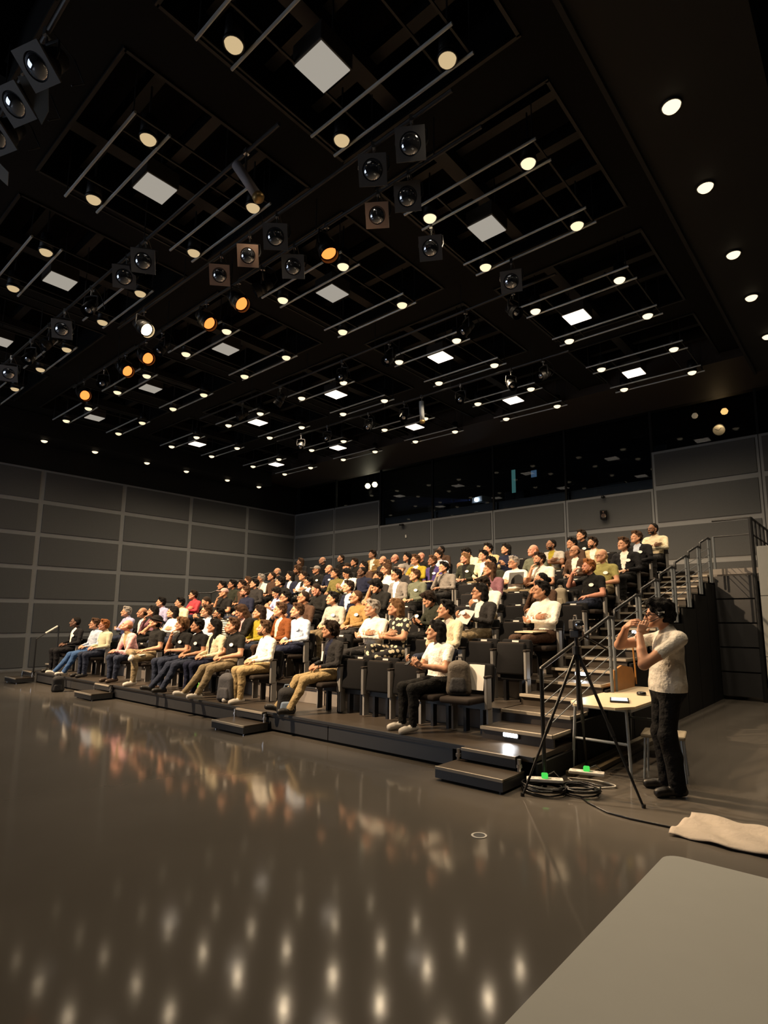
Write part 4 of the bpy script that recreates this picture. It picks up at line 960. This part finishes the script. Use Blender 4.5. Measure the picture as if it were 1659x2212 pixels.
for x in (-.17, .17):
    for y in (-.16, .16): MB().tube([(x, y, .42), (x*1.15, y*1.15, 0)], .012).build('leg', M_LEGM, t)
# ------------------------------------------------------------------ tripod with video camera
t = thing('camera_tripod', 'black video tripod standing at the foot of the aisle stair', 'tripod', (18.33, -11.5, 0))
for p in ((-.35, -.54, 0), (.61, -.15, 0), (-.27, .77, 0)):
    v = Vector(p); MB().tube([(0, 0, 1.32), Vector((0, 0, 1.32)).lerp(v, .55), v], [.017, .015, .011]).tube([Vector((0, 0, 1.32)).lerp(v, .5), Vector((0, 0, 1.32)).lerp(v, .58)], .021).build('leg', M_FIXT, t)
    MB().cyl(v, v+Vector((0, 0, .03)), .018).build('rubber_foot', M_DBLACK, t)
MB().cyl((0, 0, .75), (0, 0, 1.46), .022).cyl((0, 0, 1.28), (0, 0, 1.36), .045).build('column', M_DSTEEL, t)
MB().box(-.05, .05, -.05, .05, 1.44, 1.52, bev=.01).cyl((-.05, 0, 1.48), (.07, 0, 1.48), .03).build('pan_head', M_DSTEEL, t); MB().tube([(.03, .05, 1.47), (.22, .22, 1.33)], .010).build('pan_handle', M_FIXT, t)
t = thing('video_camera', 'small grey black video camera on the tripod', 'camera', (18.33, -11.5, 1.52), (0, 0, .6))
MB().box(-.05, .05, -.10, .12, 0, .10, bev=.015).build('body', M_DSTEEL, t); MB().cyl((0, -.10, .05), (0, -.19, .05), .04, n=18).build('lens', M_LENS, t, True); MB().box(.05, .06, -.06, .06, .01, .09).build('flip_screen', M_DBLACK, t)
MB().tube([(0, -.06, .10), (0, -.04, .14), (0, .06, .14), (0, .09, .10)], .008).build('handle', M_CHROME, t)
# ------------------------------------------------------------------ cables and power strips on the floor
def coil(name, label, cx, cy, r, n, m, rad=.008, wob=.15):
    g = random.Random(label); pts = []
    for i in range(n*22):
        a = 2*PI*i/22; rr = r*(1+wob*math.sin(a*.37+g.random()*.3)+g.uniform(-.03, .03)); pts.append((cx+math.cos(a)*rr*1.25, cy+math.sin(a)*rr, .012+.05*(i/(n*22))+.02*abs(math.sin(a*.61))))
    o = MB().tube(pts, rad, 6).build(name, m, None, True); return tag(o, label, 'cable')
coil('cable_coil', 'heap of coiled black cable under the white power strip', 18.08, -11.80, .15, 9, M_DBLACK)
coil('cable_coil', 'looser heap of coiled black cable beside the green plug', 18.36, -11.62, .13, 7, M_DBLACK)
def power(label, x, y, rz, glow):
    t = thing('power_strip', label, 'power strip', (x, y, .085), (0, 0, rz)); MB().box(-.17, .17, -.05, .05, 0, .03, bev=.008).build('strip', M_WHITE, t)
    for i in range(4): MB().cyl((-.12+i*.08, 0, .03), (-.12+i*.08, 0, .033), .022).build('socket', M_TAG, t)
    MB().box(-.03, .03, -.03, .03, .03, .075, bev=.01).build('plug', emat('green_led', (.10, .9, .12), .8) if glow else M_DBLACK, t); MB().tube([(.03, 0, .06), (.09, .02, .09), (.14, .06, .03)], .006).build('lead', M_DBLACK, t)
power('white power strip with lime plug on the nearer cable heap', 18.06, -11.74, .5, True); power('white power strip with glowing green plug near the tripod', 18.26, -11.22, .3, True)
pts = [(18.30+.22*math.cos(a)*(1+.2*math.sin(3*a)), -11.25+.13*math.sin(a), .012+.004*math.sin(2*a)) for a in np.linspace(0, 2*PI*1.7, 50)]
tag(MB().tube(pts, .008, 6).build('white_cable', M_WHITE, None, True), 'white cable looping on the floor under the table', 'cable')
tag(MB().tube([(18.42, -11.75, .01), (18.52, -11.85, .01), (18.6, -11.9, .01), (18.75, -12.0, .01), (18.95, -12.03, .01), (19.25, -12.02, .01), (19.5, -12.05, .01)], .009, 6).build('floor_cable', M_DBLACK, None, True), 'black cable running across the floor under the white sheet', 'cable')
# rumpled white sheet taped over the cable
bm = bmesh.new(); g = bmesh.ops.create_grid(bm, x_segments=60, y_segments=24, size=.5)
for v in bm.verts:
    x, y = v.co.x*2.1+1.05, v.co.y*.56*1.08; e = 0
    v.co = Vector((x+e+.02*math.sin(y*9)*(1 if x < .2 else 0), y+.012*math.sin(x*11)+.008*math.sin(x*29), .030+.010*math.sin(y*26+1.3*math.sin(x*3))+.007*math.sin(x*19+y*15)))
me = bpy.data.meshes.new('floor_sheet'); bm.to_mesh(me); bm.free(); me.materials.append(mat('sheet_cloth', (.42, .37, .32), .9, bump=.4, bscale=25)); me.polygons.foreach_set('use_smooth', [True]*len(me.polygons))
o = link('floor_sheet', me, None, (19.30, -11.90, 0)); o.modifiers.new('s', 'SOLIDIFY').thickness = .008; tag(o, 'rumpled pale cloth sheet laid over a cable on the floor', 'cloth')
# floor socket ring
t = thing('floor_socket', 'small round floor socket ring let into the shiny floor', 'floor socket', (18.2, -13.14, 0)); MB().lathe([(.045, .0), (.06, .0), (.06, .004), (.045, .004)], 28, None, True).build('ring', M_TAG, t); MB().lathe([(.0005, 0), (.045, 0), (.045, .002), (.0005, .002)], 28).build('cover', M_RISER, t)
# foreground table with rounded corner
t = thing('white_table', 'pale grey table top with rounded corner nearest the stage front', 'table', (20.62, -15.72, 0))
# top edges: left x=19.97 at z=.73
xl, xr_, yf, yb, rc = 19.97-20.62, 1.25, -1.6, 1.13, .06
poly = [(xr_, yf), (xr_, yb)]+[(xl+rc-rc*math.sin(a), yb-rc+rc*math.cos(a)) for a in np.linspace(0, PI/2, 7)]+[(xl+rc-rc*math.cos(a), yf+rc-rc*math.sin(a)) for a in np.linspace(0, PI/2, 7)]
MB().prism(poly, .705, .73).build('table_top', mat('grey_laminate', (.60, .60, .56), .55, var=.03), t)
for x, y in ((xl+.12, yb-.15), (xr_-.12, yb-.15), (xl+.12, yf+.15), (xr_-.12, yf+.15)): MB().tube([(x, y, .705), (x, y, 0)], .02).build('leg', M_LEGM, t)
# partition wall stub on the right
t = thing('partition', 'pale grey panelled partition standing right of the stairs', 'partition', (19.9, -5.0, 0)); MP = mat('partition_grey', (.22, .23, .23), .6, var=.05)
for z0, z1 in ((0, .98), (.99, 2.05), (2.06, 2.95)): MB().box(-.88, 1.6, 0, .08, z0, z1, bev=.004).build('panel', MP, t)
# wall speaker, camera, sensor
t = thing('wall_speaker', 'small black loudspeaker on the back wall panels', 'speaker', (14.5, -.12, 4.75), (.25, 0, .3)); MB().box(-.10, .10, -.09, .09, -.14, .14, bev=.02).build('cabinet', M_DBLACK, t); MB().cyl((0, -.09, -.03), (0, -.094, -.03), .07, n=18).cyl((0, -.09, .09), (0, -.094, .09), .025, n=14).build('driver', M_LENS, t); MB().tube([(0, .08, 0), (0, .12, .02)], .02).build('bracket', M_DSTEEL, t)
t = thing('wall_camera', 'small black camera on the sill below the booth glass', 'camera', (14.5, -.14, 5.30)); MB().lathe([(.0005, -.06), (.04, -.04), (.045, 0), (.03, .02)], 16).build('dome', M_DBLACK, t, True); MB().box(-.03, .03, .0, .14, .0, .03).build('arm', M_DBLACK, t)
t = thing('wall_camera', 'black bracketed camera on the back wall above a small white sensor', 'camera', (6.6, -.14, 5.25)); MB().box(-.09, .09, -.05, .05, -.03, .04, bev=.01).build('body', M_DBLACK, t); MB().box(-.02, .02, .05, .13, -.02, .02).build('arm', M_DBLACK, t)
o = MB().box(-.03, .03, -.02, .02, -.06, .06, bev=.01).build('wall_sensor', M_WHITE); o.location = (6.75, -.045, 4.80); tag(o, 'small white sensor on the back wall panel', 'sensor')
# ------------------------------------------------------------------ booth contents
def blamp(name, lb, loc, m, r=.09):
    t = thing(name, lb, 'lamp', loc); MB().lathe([(.0005, -r), (r*.7, -r*.7), (r, 0), (r*.7, r*.6), (.03, r)], 16).build('bulb', m, t, True); MB().cyl((0, 0, r), (0, 0, 8.9-loc[2]), .01, n=6).build('stem', M_DSTEEL, t); MB().cyl((0, 0, r*.8), (0, 0, r*1.6), r*.7, .03).build('cap', M_DSTEEL, t)
WB = emat('booth_bulb', (1, .78, .42), 7); OB = emat('booth_orange', (1, .5, .15), 3)
blamp('booth_lamp', 'warm bright lamp in the control booth beside its twin', (3.70, 1.0, 7.45), WB, .13); blamp('booth_lamp', 'warm bright lamp in the control booth next to the window edge', (4.12, 1.0, 7.45), WB, .13)
blamp('pendant_lamp', 'dim stacked pendant lamp behind the booth glass', (16.93, 1.0, 7.60), mat('pendant_white', (.5, .4, .3), .4, emis=(1, .7, .4), es=.35), .09); blamp('pendant_lamp', 'orange glowing pendant lamp behind the booth glass near the clock', (17.70, 1.0, 7.55), OB, .10)
lamp('booth_lamp_beam', 'POINT', (3.9, .9, 7.15), 25, (1, .8, .5), None, .1); lamp('pendant_beam', 'POINT', (17.6, .9, 7.2), 6, (1, .6, .25), None, .1)
t = thing('wall_clock', 'round white wall clock standing behind the booth glass', 'clock', (17.52, 1.0, 7.02), (0, 0, .3)); R9 = Matrix.Rotation(PI/2, 4, 'X')
MB().lathe([(.0005, 0), (.155, 0), (.155, .03), (.0005, .03)], 28, R9).build('face', mat('clock_face', (.6, .6, .58), .5), t); MB().lathe([(.155, -.005), (.175, -.005), (.175, .04), (.155, .04)], 28, R9, True).build('rim', M_DBLACK, t)
MB().tube([(0, -.035, 0), (.06, -.035, .07)], .006).tube([(0, -.035, 0), (-.10, -.035, .04)], .004).build('hands', M_DBLACK, t); MB().box(-.02, .02, .0, .05, -1.8, .0).build('stand', M_DBLACK, t)
t = thing('projector', 'data projector with glaring lens behind the booth glass', 'projector', (9.55, .75, 6.0), (0, 0, -.25)); MB().box(-.28, .28, -.05, .45, -.1, .12, bev=.02).build('case', M_WHITE, t); MB().cyl((.0, -.12, 0), (.0, -.04, 0), .07, n=18).build('lens', emat('projector_glare', (.75, .88, 1), 16), t); MB().box(-.03, .03, .1, .3, -.82, -.1).build('pedestal', M_DBLACK, t)
for x, z, m_, lb in ((10.9, 6.55, emat('teal_pole_glow', (.20, .55, .48), .35), 'tall narrow booth pole with teal light put in as emission'), (11.7, 6.7, emat('blue_screen', (.25, .45, .7), .3), 'small blue lit monitor in the booth')):  # teal one is a pole, the light on it put into emission
    t = thing('booth_glow_item', lb, 'monitor', (x, 1.0, z)); w_, h_ = ((.07, .42) if z < 6.6 else (.1, .12)); MB().box(-w_, w_, 0, .03, -h_, h_).build('screen', m_, t); MB().box(-w_-.02, w_+.02, .031, .06, -h_-.02, h_+.02).build('bezel', M_DBLACK, t); MB().box(-.02, .02, .03, .06, 5.18-z, -h_).build('stand', M_DBLACK, t)  # for the teal pole, screen stands in for the light on it
for x, z, lb in ((7.0, 5.9, 'dark equipment rack behind the first wide booth pane'), (10.6, 5.95, 'dark cabinet behind the teal pole in the booth'), (14.2, 5.7, 'low desk with sloped lid in the booth')):
    t = thing('equipment_rack', lb, 'rack', (x, 1.6, 5.18)); MB().box(-.4, .4, 0, .5, 0, z-5.18+.4, bev=.02).build('cabinet', M_DSTEEL, t)
    for i in range(3): MB().box(-.36, .36, -.01, .01, .1+i*.25, .3+i*.25).build('rack_unit', M_GREYF, t)
for i in range(2, 6):
    t = thing('booth_desk', 'grey desk front inside the %s wide booth window' % ORD[i-1], 'desk', ((i+.5)*W, .34, 5.19)); MD = mat('desk_grey', (.16, .17, .19), .6)
    MB().box(-W/2+.04, W/2-.04, 0, .04, 0, .50).build('desk_front', MD, t); MB().box(-W/2+.04, W/2-.04, -.02, .5, .50, .53).build('desk_top', MD, t)
t = thing('desk_items', 'grey monitor on the ledge inside the right booth glass', 'monitor', (16.0, .55, 6.43+.02)); MB().box(-.2, .2, 0, .05, .05, .32, bev=.01).build('screen', M_DSTEEL, t); MB().box(-.08, .08, -.06, .1, -1.24, .05).build('stand', M_DBLACK, t)

# projector beam hanging in the booth haze
vm = bpy.data.materials.new('booth_haze'); vm.use_nodes = True; nt = vm.node_tree
for n in list(nt.nodes): nt.nodes.remove(n)
o_ = nt.nodes.new('ShaderNodeOutputMaterial'); vsn = nt.nodes.new('ShaderNodeVolumeScatter'); vsn.inputs['Color'].default_value = (.55, .65, 1, 1); vsn.inputs['Density'].default_value = .10; vsn.inputs['Anisotropy'].default_value = .3
nt.links.new(vsn.outputs[0], o_.inputs['Volume'])
o = MB().cyl((9.35, .60, 6.0), (5.6, .70, 6.35), .05, .34, n=20).build('beam_haze', vm); o['kind'] = 'stuff'; tag(o, 'faint blue haze lit by the projector beam in the booth', 'haze')
lamp('projector_beam', 'SPOT', (9.38, .60, 6.0), 130, (.35, .5, 1), (5.6, .70, 6.35), .02, 13, .3)
